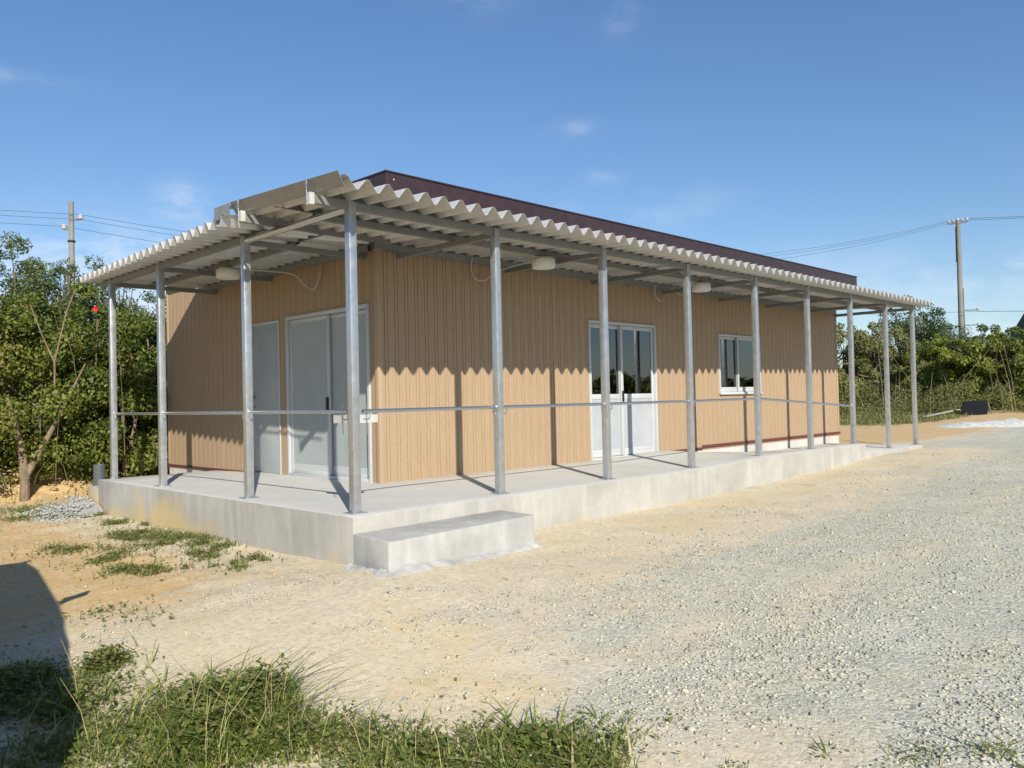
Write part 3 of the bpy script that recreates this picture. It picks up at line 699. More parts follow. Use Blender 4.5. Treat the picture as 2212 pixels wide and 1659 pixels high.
def saddle(xa, xb, pos, along, start):
    m = MB(); a = start
    while a < xb:
        for (p0, p1, p2, p3) in (((a-.11, 0), (a-.035, AMP), (a+.051-.0, AMP), (a+.084+.04, 0)),):
            c_ = a+.008; q = [(c_-.094, .001), (c_-.014, AMP-.006), (c_+.014, AMP-.006), (c_+.094, .001)]
            if q[0][0] < xa or q[3][0] > xb: continue
            if along == 'x': m.hexa([(q[0][0], pos, cz(pos)+q[0][1]), (q[3][0], pos, cz(pos)+q[3][1]), (q[3][0], pos+.03, cz(pos)+q[3][1]), (q[0][0], pos+.03, cz(pos)+q[0][1]), (q[1][0], pos, cz(pos)+q[1][1]), (q[2][0], pos, cz(pos)+q[2][1]), (q[2][0], pos+.03, cz(pos)+q[2][1]), (q[1][0], pos+.03, cz(pos)+q[1][1])])
            else: m.hexa([(pos, q[0][0], cz(pos)+q[0][1]), (pos, q[3][0], cz(pos)+q[3][1]), (pos+.03, q[3][0], cz(pos)+q[3][1]), (pos+.03, q[0][0], cz(pos)+q[0][1]), (pos, q[1][0], cz(pos)+q[1][1]), (pos, q[2][0], cz(pos)+q[2][1]), (pos+.03, q[2][0], cz(pos)+q[2][1]), (pos+.03, q[1][0], cz(pos)+q[1][1])])
        a += PIT
    # a continuous strap ties the teeth together
    z = cz(pos)
    m.box(xa, xb, pos+.002, pos+.028, z-.004, z+.0008) if along == 'x' else m.box(pos+.002, pos+.028, xa, xb, z-.004, z+.0008)
    m.build('roof_saddle', m_saddle, can)
for p_ in (-.01, .64): saddle(-.335, XR-.06, p_, 'x', -.335)
saddle(1.5, XR-.06, 1.575, 'x', -.335)
for p_ in (-.01, .62, 1.385): saddle(1.41, 5.83, p_, 'y', 1.40)
# flashing over the joint of the two sheets, added and widened to stop sun leaks
f = MB(); f.hexa([(-.40, 1.27, cz(1.3)+AMP+.004), (WX-.002, 1.27, cz(1.3)+AMP+.004), (WX-.002, 1.47, cz(1.3)+AMP+.004), (-.40, 1.47, cz(1.3)+AMP+.004),
    (-.40, 1.27, cz(1.3)+AMP+.006), (WX-.002, 1.27, cz(1.3)+AMP+.006), (WX-.002, 1.47, cz(1.3)+AMP+.006), (-.40, 1.47, cz(1.3)+AMP+.006)]); f.build('joint_flashing', m_flash, can)
MB().box(WX-.3, XR, WY-.020, WY-.017, cz(1.6)+.0, cz(1.6)+.17).build('wall_flashing', m_flash, can)
# verge plate over the left rim, its brackets and the stub ends
vz0, vz1 = cz(-.45)+AMP, cz(1.36)+AMP
f = MB(); f.hexa([(-.352, -.44, vz0-.075), (-.346, -.44, vz0-.078), (-.346, 1.33, vz1-.078), (-.352, 1.33, vz1-.075), (-.410, -.44, vz0+.028), (-.404, -.44, vz0+.030), (-.404, 1.33, vz1+.030), (-.410, 1.33, vz1+.028)])
f.build('verge_flashing', m_flash, can)
f = MB(); f.hexa([(-.41, 1.335, vz1-.08), (-.41, 1.34, vz1-.08), (-.47, 1.52, vz1-.13), (-.475, 1.515, vz1-.13), (-.41, 1.335, vz1+.025), (-.41, 1.34, vz1+.025), (-.47, 1.52, vz1-.005), (-.475, 1.515, vz1-.005)]); f.build('verge_end_flashing', m_flash, can)
for y_, zb_ in ((.0, 2.535), (1.16, cz(1.16)-.078)):
    b = MB().box(-.405, -.361, y_-.03, y_+.026, zb_, zb_+.095).box(-.43, -.405, y_-.028, y_-.022, zb_-.0, zb_+.006).build('purlin_end_cap', m_sheet, can)
    MB().tube([(-.412, y_, zb_+.02), (-.416, y_, zb_+.19)], .005, 8).lathe([(.012, 0), (.012, .01)], (-.416, y_, zb_+.150), 6).lathe([(.011, 0), (.011, .01)], (-.416, y_, zb_+.125), 6).build('hook_bolt', m_chrome, can)
# plates on the corner post
cpb = MB().box(-.075, -.070, .04, .17, .67, .915).box(.0385, .17, -.078, -.073, .67, .915)
MB().box(.10, .104, -.045, -.0385, .655, .915).build('handrail_end_plate', m_chrome, can)
MB().box(-.045, -.0385, .10, .104, .655, .915).build('handrail_end_plate', m_chrome, can)
def tray_x(mb):   # shallow channel box pointing along +X
    return mb.box(.038, .24, .0, .003, .752, .82).box(.038, .24, .003, .045, .752, .755).box(.038, .24, .003, .045, .817, .82).box(.2402, .2442, -.002, .047, .748, .824)
def tray_y(mb):
    return mb.box(.0, .003, .038, .30, .752, .82).box(.003, .045, .038, .30, .752, .755).box(.003, .045, .038, .30, .817, .82).box(-.002, .047, .3002, .3042, .748, .824)
tray_x(MB()).build('rail_bracket', m_sheet, can); tray_y(MB()).build('rail_bracket', m_sheet, can)
MB().box(.04, .11, -.003, -.0005, .752, .82).build('bracket_plate', m_alu, can); MB().box(-.003, -.0005, .04, .12, .752, .82).build('bracket_plate', m_alu, can)

# ------------------------------------------------------------------ handrails
ordw = ['corner post', 'second post', 'third post', 'fourth post', 'fifth post', 'sixth post', 'seventh post']
RZ = [.85, .85, .85, .853, .862, .775, .685]
def rail(p0, p1, label, first=False, axis='x'):
    a = Vector(p0); b = Vector(p1); d = (b-a).normalized()
    n_ = Vector((0, .035, 0)) if axis == 'x' else Vector((.035, 0, 0))
    t = empty('handrail', tuple(a), label, 'handrail', 'steel handrails between the porch posts')
    s0 = a+d*.04; e0 = b-d*.04
    pts = [s0+n_*0, s0+d*.05+n_*.0, e0-d*.09, e0-d*.035+n_*.35, e0+n_*.6-d*.004]
    MB().tube(pts, .017, 14).build('rail_pipe', m_chrome, t, smooth=True)
    MB().tube([e0-d*.035+Vector((0, 0, -.012)), e0-d*.04+Vector((0, 0, -.055)), e0-d*.02+Vector((0, 0, -.066)), e0+Vector((0, 0, -.064))], .006, 8).build('rail_bracket', m_chrome, t, smooth=True)
    MB().tube([s0+d*.07+Vector((0, 0, -.012)), s0+d*.07+Vector((0, 0, -.055)), s0+d*.05+Vector((0, 0, -.068)), s0+Vector((0, 0, -.066))], .006, 8).build('rail_bracket', m_chrome, t, smooth=True)
    return t
for i in range(6):
    a = (PX[i]+(.05 if i == 0 else 0), 0, RZ[i]); b = (PX[i+1], 0, RZ[i+1])
    rail(a, b, ['handrail right of the corner post, along the front before the plain wall', 'handrail between second and third front posts, ending near the glazed door', 'handrail in front of the glazed sliding door between third and fourth front posts', 'level handrail below the window, between fourth and fifth front posts', 'sloping handrail just right of the window, between fifth and sixth front posts', 'last sloping handrail, furthest right, ending at the seventh front post'][i])
for i, (a, b) in enumerate(((0.05, PYS[0]), (PYS[0], PYS[1]), (PYS[1], PYS[2]))):
    rail((0, a, .85), (0, b, .852), ['handrail left of the corner post, in front of the plain grey sliding door', 'handrail in the middle of the left side, before the shaded side wall', 'leftmost handrail, at the rear end of the left side near the shrubs'][i], axis='y')

# ------------------------------------------------------------------ ceiling lamps and cables
def lamp(x, y, z, label):
    t = empty('ceiling_lamp', (x, y, z), label, 'lamp', 'round white lamps under the canopy')
    MB().lathe([(.05, 0), (.13, -.004), (.138, -.02), (.138, -.09), (.128, -.108), (.0, -.112)], (x, y, z), 40).build('lamp_cover', m_lampw, t, smooth=True)
    MB().lathe([(.11, 0), (.11, .014)], (x, y, z), 32).build('mounting_plate', m_alu, t, smooth=True)
    return t
lamp(3.10, .64, cz(.62)-.093, 'round white lamp under the canopy between second and third front posts')
lamp(6.50, .64, cz(.62)-.093, 'round white lamp under the canopy right of the glazed door')
lamp(.62, 3.48, cz(.6)-.093, 'round white lamp under the left side canopy')
def cable(pts, label):
    P = [Vector(p) for p in pts]; out_ = []
    for i in range(len(P)-1):
        p0 = P[max(i-1, 0)]; p1 = P[i]; p2 = P[i+1]; p3 = P[min(i+2, len(P)-1)]
        for k in range(8):
            t = k/8; out_.append(.5*((2*p1)+(-p0+p2)*t+(2*p0-5*p1+4*p2-p3)*t*t+(-p0+3*p1-3*p2+p3)*t**3))
    out_.append(P[-1])
    tag(MB().tube(out_, .009, 8).build('electric_cable', m_cable, None, smooth=True), label, 'cable', 'loose grey cables under the canopy')
cable([(WX-.03, 2.72, 2.60), (WX-.05, 2.70, 2.47), (WX-.07, 2.80, 2.30), (WX-.10, 2.95, 2.36), (WX-.22, 3.05, 2.50), (.95, 3.3, 2.55), (.68, 3.45, 2.565)], 'grey cable looping down at the side wall towards the left lamp')
cable([(2.78, 1.52, 2.66), (2.79, 1.55, 2.52), (2.86, 1.55, 2.41), (2.98, 1.50, 2.40), (3.08, 1.40, 2.50), (3.12, .72, 2.575)], 'grey cable looping down at the front wall behind the second post')
cable([(6.60, 1.53, 2.64), (6.66, 1.56, 2.50), (6.80, 1.56, 2.42), (6.92, 1.53, 2.52), (7.05, 1.50, 2.62), (7.2, 1.5, 2.56), (7.35, 1.45, 2.52)], 'thin grey cable looping down right of the glazed door')

# ------------------------------------------------------------------ foliage
def leaves(centres, radii, n, size, mat, name, parent, flat=.6, seed=0, aspect=.5, droop=.2, tone=0):
    """leaf-shaped quads spread through many clumps"""
    r_ = np.random.default_rng(seed); C_ = np.asarray(centres, float); Rr = np.asarray(radii, float)
    wgt = Rr**2; idx = r_.choice(len(C_), n, p=wgt/wgt.sum())
    d = r_.normal(0, 1, (n, 3)); d /= np.linalg.norm(d, axis=1)[:, None]
    rad = Rr[idx]*r_.uniform(.35, 1.08, n)**.6; d[:, 2] *= flat
    P = C_[idx]+d*rad[:, None]
    nrm = d+r_.normal(0, .55, (n, 3))+np.array([0, 0, .35]); nrm /= np.linalg.norm(nrm, axis=1)[:, None]
    t = np.cross(nrm, r_.normal(0, 1, (n, 3))); t /= np.linalg.norm(t, axis=1)[:, None]; b = np.cross(nrm, t)
    t[:, 2] -= droop; s_ = size*r_.uniform(.6, 1.35, n)[:, None]
    V = np.stack([P-t*s_*.5, P+b*s_*aspect*.5-nrm*s_*.08, P+t*s_*.5, P-b*s_*aspect*.5-nrm*s_*.08], 1).reshape(-1, 3)
    F_ = np.arange(4*n).reshape(-1, 4)
    clump = r_.uniform(0, 1, len(C_))[idx]
    rn = np.clip(.45*clump+.55*r_.uniform(0, 1, n)+tone, 0, 1)
    return npmesh(name, V, F_, mat, parent, {'rnd': np.repeat(rn, 4)})
def make_tree(name, x, y, h, w_, mat, label, group, n=5000, size=.08, low=.15, trunk=.07, seed=1, lean=(0, 0), clumps=26, crad=.24, cat='tree', z=None, flat=.75, sparse=.0, leafasp=.5, stems=3):
    z0 = float(gbase(x, y)[0]) if z is None else z; r_ = np.random.default_rng(seed)
    root = empty(name, (x, y, z0), label, cat, group)
    cs = []; rs = []
    for i in range(clumps):
        a = r_.uniform(0, 6.283); q = r_.uniform(0, 1)**.5; hh = low+(1-low)*(i+.5)/clumps
        prof = math.sin(math.pi*min(1, max(.06, (hh-low*.6)/(1.02-low*.6)))**.75)**.6
        rr = w_*.5*q*prof*r_.uniform(.8, 1.15)
        cs.append((x+math.cos(a)*rr+lean[0]*hh, y+math.sin(a)*rr+lean[1]*hh, z0+h*hh*r_.uniform(.93, 1.03)-h*crad*.35)); rs.append(h*crad*r_.uniform(.5, 1.1)*(.75+.25*prof)*(1-.35*(hh > .85)))
    if low < .25: 
        for i in range(5): a = r_.uniform(0, 6.283); cs.append((x+math.cos(a)*w_*.4, y+math.sin(a)*w_*.4, z0+h*.12)); rs.append(h*crad*.8)
    m = MB()
    for s_ in range(stems):
        a = r_.uniform(0, 6.283); bx_ = x+math.cos(a)*.1*s_; by_ = y+math.sin(a)*.1*s_
        tgt = cs[int(r_.integers(clumps//2, clumps))]
        pts = [(bx_, by_, z0-.15)]+[(bx_+(tgt[0]-bx_)*k+r_.normal(0, .03)*h*.3, by_+(tgt[1]-by_)*k+r_.normal(0, .03)*h*.3, z0+(tgt[2]-z0)*k**.9) for k in (.25, .5, .75, 1)]
        m.tube(pts, [trunk*q for q in (1.1, .85, .6, .38, .15)], 7)
        for k in (2, 3):
            for _ in range(3):
                c_ = cs[int(r_.integers(0, clumps))]; p = pts[k]
                if c_[2] < p[2]-.1: continue
                m.tube([p, tuple((p[j]+c_[j])/2+r_.normal(0, .05)*h*.2 for j in range(3)), c_], [trunk*.42, trunk*.26, trunk*.08], 5)
    m.build('trunk', m_bark, root, smooth=True)
    leaves(cs, rs, n, size, mat, 'crown', root, flat, seed+100, leafasp)
    return root
def polar(b, d): return CAM.x+d*math.sin(R(b)), CAM.y+d*math.cos(R(b))
def bpx(p): return math.degrees(YAW)+math.degrees(math.atan((p-1106)/1768.9))
SH = 'shrubs and trees left of the building'
# leafy shrubs near the ground
for i, (p, d, h, w_, lab) in enumerate([(-60, 14.6, 3.3, 2.6, 'leafy green shrub at the far left edge, thick down to the ground'), (75, 14.9, 2.9, 2.2, 'broad-leaved green shrub over a leaning pale trunk at far left'), (185, 15.0, 3.1, 2.2, 'dense hibiscus shrub with a red flower, left of the leftmost post'), (268, 15.0, 2.55, 1.9, 'glossy green shrub directly behind the leftmost porch post'), (345, 15.8, 2.7, 2.3, 'shaded green shrub at the left end of the building wall')]):
    x, y = polar(bpx(p), d)
    o = make_tree('leafy_shrub', x, y, h, w_, m_hib, lab, SH, 19000, .062, .02, .045, 40+i, clumps=44, crad=.135, cat='shrub', leafasp=.62)
    if i == 2:
        fx, fy = polar(bpx(210), 13.75); fz = 2.42; r_ = np.random.default_rng(4)
        mf = MB()
        for k in range(6):
            a = k*1.05; c_ = Vector((fx, fy, fz)); e1 = Vector((math.cos(R(-45)), math.sin(R(-45)), 0)); e2 = Vector((0, 0, 1)); dd = (e1*math.cos(a)+e2*math.sin(a)); pp = (-e1*math.sin(a)+e2*math.cos(a)); o_ = Vector((-.03, -.03, 0))
            mf.poly([c_, c_+dd*.024+pp*.024+o_*.6, c_+dd*.046+o_*.8, c_+dd*.024-pp*.024+o_*.6])
        mf.build('flower', m_red_f, o)
# taller lighter trees above
for i, (p, d, h, w_, lab, mt, nn) in enumerate([(-40, 17, 4.2, 2.9, 'tall loose tree at the far left edge rising above the shrubs', m_tree, 7000), (45, 17.2, 4.1, 2.3, 'tall open-crowned tree at the left, its top below the power lines', m_tree, 6000), (125, 16.8, 3.85, 1.7, 'slender open tree between the left trees and the utility pole', m_tree, 4200),
        (205, 16.9, 3.85, 1.5, 'slender light green tree right beside the left utility pole', m_tree, 3600), (262, 17.4, 3.6, 1.3, 'small feathery tree behind the end of the corrugated roof', m_tree, 2800), (330, 18.5, 3.6, 1.8, 'thin tree seen between the two leftmost porch posts', m_tree, 3600)]):
    x, y = polar(bpx(p), d); make_tree('tall_tree', x, y, h, w_, mt, lab, SH, int(nn*2.1), .062, .30, .05, 60+i, clumps=30, crad=.095, flat=.8, leafasp=.42)
# leaning pale trunk in front
x, y = polar(bpx(52), 13.9); z0 = gz(x, y); x2, y2 = polar(bpx(185), 14.0)
lt = empty('leaning_trunk', (x, y, z0), 'bare pale leaning branch rising to the right through the left shrubs', 'branch')
MB().tube([(x-.02, y, z0-.2), (x, y, z0+.35), (x+(x2-x)*.25, y+(y2-y)*.25, z0+.72), (x+(x2-x)*.55, y+(y2-y)*.55, z0+1.2), (x2, y2, z0+2.0)], [.07, .06, .045, .028, .008], 9).build('main_branch', m_bark, lt, smooth=True)
MB().tube([(x, y, z0+.3), (x-.05, y, z0+.8), (x-.2, y+.1, z0+1.5)], [.07, .05, .025], 7).build('side_branch', m_bark, lt, smooth=True)
bx_, by_ = polar(bpx(118), 13.75); t2 = empty('forked_branch', (bx_, by_, 1.2), 'thin bare forked branch standing out of the left shrubs', 'branch')
q1 = polar(bpx(66), 13.6); q2 = polar(bpx(145), 13.6); q3 = polar(bpx(165), 13.7)
MB().tube([(bx_, by_, 1.3), (bx_, by_, 1.62), ((bx_+q1[0])/2, (by_+q1[1])/2, 2.0), (q1[0], q1[1], 2.45)], [.015, .013, .010, .006], 6).tube([(bx_, by_, 1.62), (q2[0], q2[1], 2.35), (q3[0], q3[1], 2.7)], [.012, .010, .006], 6).build('branches', m_bark, t2, smooth=True)
# a dark mass that closes the background left of the building
cs = []; rs = []; r_ = np.random.default_rng(8)
for i in range(60):
    p = r_.uniform(-250, 620); d = r_.uniform(18.5, 21); x, y = polar(bpx(p), d); cs.append((x, y, -.2+r_.uniform(0, 1)*2.4)); rs.append(r_.uniform(.6, .95))
tag(leaves(cs, rs, 26000, .11, m_treed, 'undergrowth', None, .9, 5), 'dark undergrowth behind the left shrubs', None, None, 'stuff')

# right-hand trees
GR = 'trees beyond the right end of the building'
rt_ = [(1768, 40, 4.0, 4.5, m_hib, 'green bush just right of the building end, low by the wall'), (1835, 41, 4.0, 4.2, m_dry, 'brownish scrubby tree seen between the right porch posts'), (1900, 42, 4.1, 4.0, m_dry, 'dry viny thicket right of the eighth post with straw-coloured stems'),
       (1965, 47, 5.6, 5.5, m_treed, 'tall dark green tree with spreading crown behind the last post'), (2015, 44, 4.6, 4.2, m_treed, 'dark tree shoulder right of the last post'), (2025, 39, 3.2, 3.6, m_treey, 'bright green bushy tree left of the right utility pole'), (2085, 38, 3.0, 4.0, m_treey, 'yellow-green spreading tree around the right utility pole foot'),
       (2150, 37, 3.1, 4.0, m_treey, 'lush bright green tree right of the utility pole'), (2215, 37, 3.3, 4.0, m_hib, 'green tree at the far right edge below the hill'), (2290, 38, 3.4, 4.5, m_tree, 'green tree just outside the right edge'), (2130, 44, 3.7, 5.0, m_tree, 'darker tree behind the utility pole, partly hidden')]
for i, (p, d, h, w_, mt, lab) in enumerate(rt_):
    x, y = polar(bpx(p), d); make_tree('bushy_tree', x, y, h, w_, mt, lab, GR, 17000, .11, .08, .09, 200+i, clumps=44, crad=.14, leafasp=.55, stems=4)
x, y = polar(bpx(1585), 34); make_tree('bushy_tree', x, y, 6.75, 1.7, m_treed, 'dark tree whose tip shows just above the roof edge', GR, 4000, .2, .3, .1, 333, clumps=20, crad=.12)
cs = []; rs = []
for i in range(90):
    p = r_.uniform(1650, 2500); d = r_.uniform(47, 54); x, y = polar(bpx(p), d); cs.append((x, y, .4+r_.uniform(0, 1)*1.6)); rs.append(r_.uniform(.9, 1.4))
tag(leaves(cs, rs, 40000, .24, m_treed, 'undergrowth', None, .9, 6), 'dark undergrowth behind the right trees', None, None, 'stuff')
cs = []; rs = []
for i in range(90):
    p = r_.uniform(1740, 2330); d = r_.uniform(33.5, 37); x, y = polar(bpx(p), d); cs.append((x, y, float(gbase(x, y)[0])+r_.uniform(0, 1)**2*1.0)); rs.append(r_.uniform(.3, .7))
tag(leaves(cs, rs, 26000, .10, m_dry, 'scrub', None, .8, 7, .25), 'low dry scrub along the foot of the right trees', None, None, 'stuff')
ds = MB(); sr2 = np.random.default_rng(77)
for i in range(50):
    p = sr2.uniform(1760, 2330); d = sr2.uniform(33.2, 38); x, y = polar(bpx(p), d); z = float(gbase(x, y)[0]); h = sr2.uniform(.6, 3.0)*(1 if p < 2150 else .8); a = sr2.normal(0, .35)*h; b_ = sr2.normal(0, .35)*h
    ds.tube([(x, y, z-.1), (x+a*.3, y+b_*.3, z+h*.5), (x+a, y+b_, z+h)], [.012, .009, .004], 4)
tag(ds.build('dry_stems', Mat('dry_wood', (.22, .18, .11), .9).m, None), 'pale dry stems and vines hanging in the right trees', None, None, 'stuff')
ds = MB()
for i in range(24):
    p = sr2.uniform(-80, 400); d = sr2.uniform(13.6, 15.5); x, y = polar(bpx(p), d); z = float(gbase(x, y)[0]); h = sr2.uniform(.3, 2.4); a = sr2.normal(0, .3)*h; b_ = sr2.normal(0, .3)*h; z += sr2.uniform(0, 1.4)
    ds.tube([(x, y, z), (x+a*.3, y+b_*.3, z+h*.5), (x+a, y+b_, z+h)], [.006, .005, .002], 4)
tag(ds.build('dry_stems', Mat('pale_twigs', (.16, .12, .08), .9).m, None), 'thin pale twigs among the left shrubs', None, None, 'stuff')
# woods behind the viewer, mirrored in the panes
cs = []; rs = []
for i in range(160):
    a = r_.uniform(80, 175); d = r_.uniform(38, 48); x = 6+d*math.sin(R(a)); y = 1+d*math.cos(R(a)); cs.append((x, y, .2+r_.uniform(0, 1)*(1.7+.8*math.sin(a*.21)))); rs.append(r_.uniform(.8, 1.3))
tag(leaves(cs, rs, 26000, .5, m_hib, 'distant_wood', None, .9, 9), 'wood across the yard, reflected in the panes', None, None, 'stuff')

# ------------------------------------------------------------------ utility poles and wires
def upole(x, y, ztop, r0, r1, label, top):
    z0 = float(gbase(x, y)[0]); t = empty('utility_pole', (x, y, z0), label, 'utility pole')
    MB().tube([(x, y, z0-.5), (x, y, ztop)], [r0, r1], 20).build('pole_shaft', m_pole, t, smooth=True)
    return t
lx, ly = polar(bpx(158), 32); lz = 8.12
lp = upole(lx, ly, lz, .125, .08, 'grey concrete utility pole rising above the left trees', 0)
dirw = Vector((44.14-lx, 7.95-ly, 0)).normalized(); pw = Vector((-dirw.y, dirw.x, 0))
rx_, ry_ = 44.14, 7.95; rz = 10.0
def insul(x, y, z, parent, s_=1): MB().lathe([(.02*s_, 0), (.06*s_, .02), (.075*s_, .06), (.05*s_, .09), (.07*s_, .12), (.03*s_, .17), (.0, .18)], (x, y, z), 12).build('insulator', m_porc, parent, smooth=True)
for s_, z in ((-.26, -.95), (.32, -.62)):
    MB().tube([(lx, ly, lz+z), (lx+rt.x*s_, ly+rt.y*s_, lz+z)], .03, 8).build('cross_arm', m_pole, lp, smooth=True)
    insul(lx+rt.x*s_, ly+rt.y*s_, lz+z, lp, 1.35)
for z in (-2.3, -1.4): MB().lathe([(.13, 0), (.13, .05)], (lx, ly, lz+z), 16).build('pole_band', m_black, lp)
rp = upole(rx_, ry_, rz, .165, .105, 'tall grey concrete utility pole right of the building', 0)
MB().box(rx_-.05, rx_+.05, ry_-.5, ry_+.5, rz-.12, rz-.04).build('cross_arm', m_steel, rp)
for yy in (-.45, -.22, .0, .22, .45): insul(rx_, ry_+yy, rz-.04 if yy else rz, rp, 1.0)
MB().tube([(rx_-.09, ry_+.09, rz-.3), (rx_-.11, ry_+.10, rz-2.2)], .028, 8).build('cable_riser', m_black, rp)
MB().tube([(rx_+.02, ry_-.18, .5), (rx_+.02, ry_-.15, 6.4)], .03, 8).build('cable_riser', m_pole, rp)
for z in (4.4, 5.2): MB().tube([(rx_, ry_, z), (rx_+.3, ry_-.75, z)], .035, 8).build('cross_arm', m_steel, rp); insul(rx_+.3, ry_-.75, z-.06, rp, 1.2)
def wire(a, b, sag, label, r=.012):
    a = Vector(a); b = Vector(b); n_ = 40
    pts = [a.lerp(b, i/n_)-Vector((0, 0, sag*4*(i/n_)*(1-i/n_))) for i in range(n_+1)]
    tag(MB().tube(pts, r, 5).build('power_line', m_wire, None), label, 'power line', 'power lines between the poles')
for (o, zl), yy, nm in zip(((.3, -.45), (.3, -.62), (-.26, -.85)), (.45, .0, -.45), ('highest', 'middle', 'lowest')):
    wire((lx+rt.x*o, ly+rt.y*o, lz+zl), (rx_, ry_+yy, rz+.1), 2.0+{'highest':0,'middle':.12,'lowest':.3}[nm], f'{nm} of the three wires hanging between the left and right poles', .007)
    wire((lx+rt.x*o, ly+rt.y*o, lz+zl), (lx-24, ly+7+o*2, lz+zl+.9), .4, f'{nm} of the three wires running left from the left pole', .008)
for yy, nm in ((.45, 'upper'), (-.22, 'lower')):
    wire((rx_, ry_+yy, rz+.1), (rx_+22, ry_-30+yy, rz+1.5), .5, f'{nm} of the two wires running right from the right pole top', .012)
wire((rx_+.3, ry_-.75, 5.1), (rx_+14, ry_-30, 5.0), .4, 'low cable sloping down to the right from the right pole', .013)
wire((rx_+.3, ry_-.75, 5.1), (15, 30, 6.2), .5, 'low cable from the right pole back behind the building', .01)

# ------------------------------------------------------------------ far hill
m = MB(); n1, n2 = 60, 14
for i in range(n1):
    b = 70+i*.6
    for j in range(n2):
        d = 560+j*40; x, y = polar(b, d); env = math.exp(-((b-79.3)/3.0)**2)*1.25+.75*math.exp(-((b-88)/5)**2)+.10
        m.v.append((x, y, -5+(78*env+7*noise.fractal(Vector((b*.9, j*.3, 0)), 1, 2, 4))*math.sin(math.pi*min(1, (j+.2)/n2*.9))))
for i in range(n1-1):
    for j in range(n2-1): m.f.append((i*n2+j, (i+1)*n2+j, (i+1)*n2+j+1, i*n2+j+1))
hm = Mat('hill_forest', (.05, .08, .05), .95); hm.color(hm.ramp(hm.noise(.03, 6, .7), [(.3, (.035, .06, .04)), (.6, (.07, .10, .06))])); hm.bump(hm.noise(.05, 6, .7), 1, 8)
tag(m.build('hills', hm.m, None, smooth=True), 'low wooded hill far off at the right edge', None, None, 'structure')

# ------------------------------------------------------------------ things lying by the right trees
def onz(p, pyx, z):
    d = fw+r2*((p-1106)/1768.9)-u2*((pyx-829.5)/1768.9); t = (z-CAM.z)/d.z; return CAM+d*t
def on_ground(p, pyx):
    d = fw+r2*((p-1106)/1768.9)-u2*((pyx-829.5)/1768.9); t = 3.0
    while t < 200:
        q = CAM+d*t
        if q.z < float(gbase(q.x, q.y)[0]): return q
        t += .1
    return CAM+d*60
bp = Vector((*polar(bpx(2105), 32.5), 0)); bp.z = float(gbase(bp.x, bp.y)[0])
t = empty('black_panel', tuple(bp), 'black sheet-like panel leaning at the edge of the right trees', 'panel')
e1 = rt*.5; bk = Vector((fw.x, fw.y, 0)).normalized()
P_ = [bp-e1*1.0, bp+e1*.8, bp+e1*1.30+Vector((0, 0, .50))+bk*.35, bp-e1*.40+Vector((0, 0, .47))+bk*.35]
MB().hexa([*P_, *[q+bk*.05 for q in P_]]).build('panel_sheet', m_dark, t)
MB().tube([P_[2]+bk*.06, bp+e1*1.25+bk*.1], .02, 6).build('prop', m_bark, t)
q0 = Vector((*polar(bpx(1995), 31), 0)); q1 = Vector((*polar(bpx(2068), 33.5), 0)); q0.z = float(gbase(q0.x, q0.y)[0])+.03; q1.z = float(gbase(q1.x, q1.y)[0])+.14
bd = MB(); s_ = (q1-q0).normalized().cross(Vector((0, 0, 1)))*.06; hh = Vector((0, 0, .035))
bd.hexa([q0-s_, q1-s_, q1+s_, q0+s_, q0-s_+hh, q1-s_+hh, q1+s_+hh, q0+s_+hh]); tag(bd.build('white_board', m_white, None), 'long pale board lying on the ground near the black panel', 'board')
# pale rubble strip
m = MB(); c = Vector((*polar(bpx(2190), 27), 0)); 
for i in range(31):
    for j in range(7):
        a = (i/30-.5); b = (j/6-.5); p = c+rt*a*4.4+bk*b*1.8*(1-.6*abs(a)*1.2); z = float(gbase(p.x, p.y)[0])
        m.v.append((p.x, p.y, z-.02+.20*max(0, math.cos(b*3.1))*max(0, math.cos(a*3.1))**.5*(.7+.6*abs(fb(p.x, p.y, 2)))))
for i in range(30):
    for j in range(6): m.f.append((i*7+j, (i+1)*7+j, (i+1)*7+j+1, i*7+j+1))
pm = Mat('pale_rubble', (.52, .53, .50), .95); pm.color(pm.ramp(pm.noise(9, 5, .7), [(.3, (.36, .37, .36)), (.7, (.66, .66, .62))])); pm.bump(pm.noise(14, 5), .6, .03)
tag(m.build('rubble_heap', pm.m, None, smooth=True), 'long low heap of pale rubble at the right, before the trees', 'rubble')

# ------------------------------------------------------------------ grass and weeds
def blades(pts, h, w_, seed, name, mat, label, lean=.5, parent=None, tone=0.):
    r_ = np.random.default_rng(seed); n = len(pts); P = np.asarray(pts, float)
    a = r_.uniform(0, 6.283, n); ln = np.abs(r_.normal(lean, .3, n)); H = h*r_.uniform(.35, 1.25, n); dx = np.cos(a); dy = np.sin(a)
    sx, sy = -dy, dx; V = []; ks = (0, .4, .75, 1.0); ws = (1, .85, .5, .03)
    for k, wv in zip(ks, ws):
        off = (ln*k**1.7*H); z = P[:, 2]+H*k*(1-.28*ln*k)
        cx_, cy_ = P[:, 0]+dx*off, P[:, 1]+dy*off; W_ = w_*wv*.5
        V.append(np.stack([cx_-sx*W_, cy_-sy*W_, z], -1)); V.append(np.stack([cx_+sx*W_, cy_+sy*W_, z], -1))
    V = np.stack(V, 1).reshape(-1, 3); b = 8*np.arange(n)[:, None]
    F_ = np.concatenate([b+np.array([[2*i, 2*i+1, 2*i+3, 2*i+2]]) for i in range(3)], 1).reshape(-1, 4)
    rn = np.clip(r_.uniform(0, .82, n)+tone, 0, 1); rn = np.where(r_.uniform(0, 1, n) > .93, 1.0, rn)
    o = npmesh(name, V, F_, mat, parent, {'rnd': np.repeat(rn, 8)})
    return tag(o, label, None, None, 'stuff')
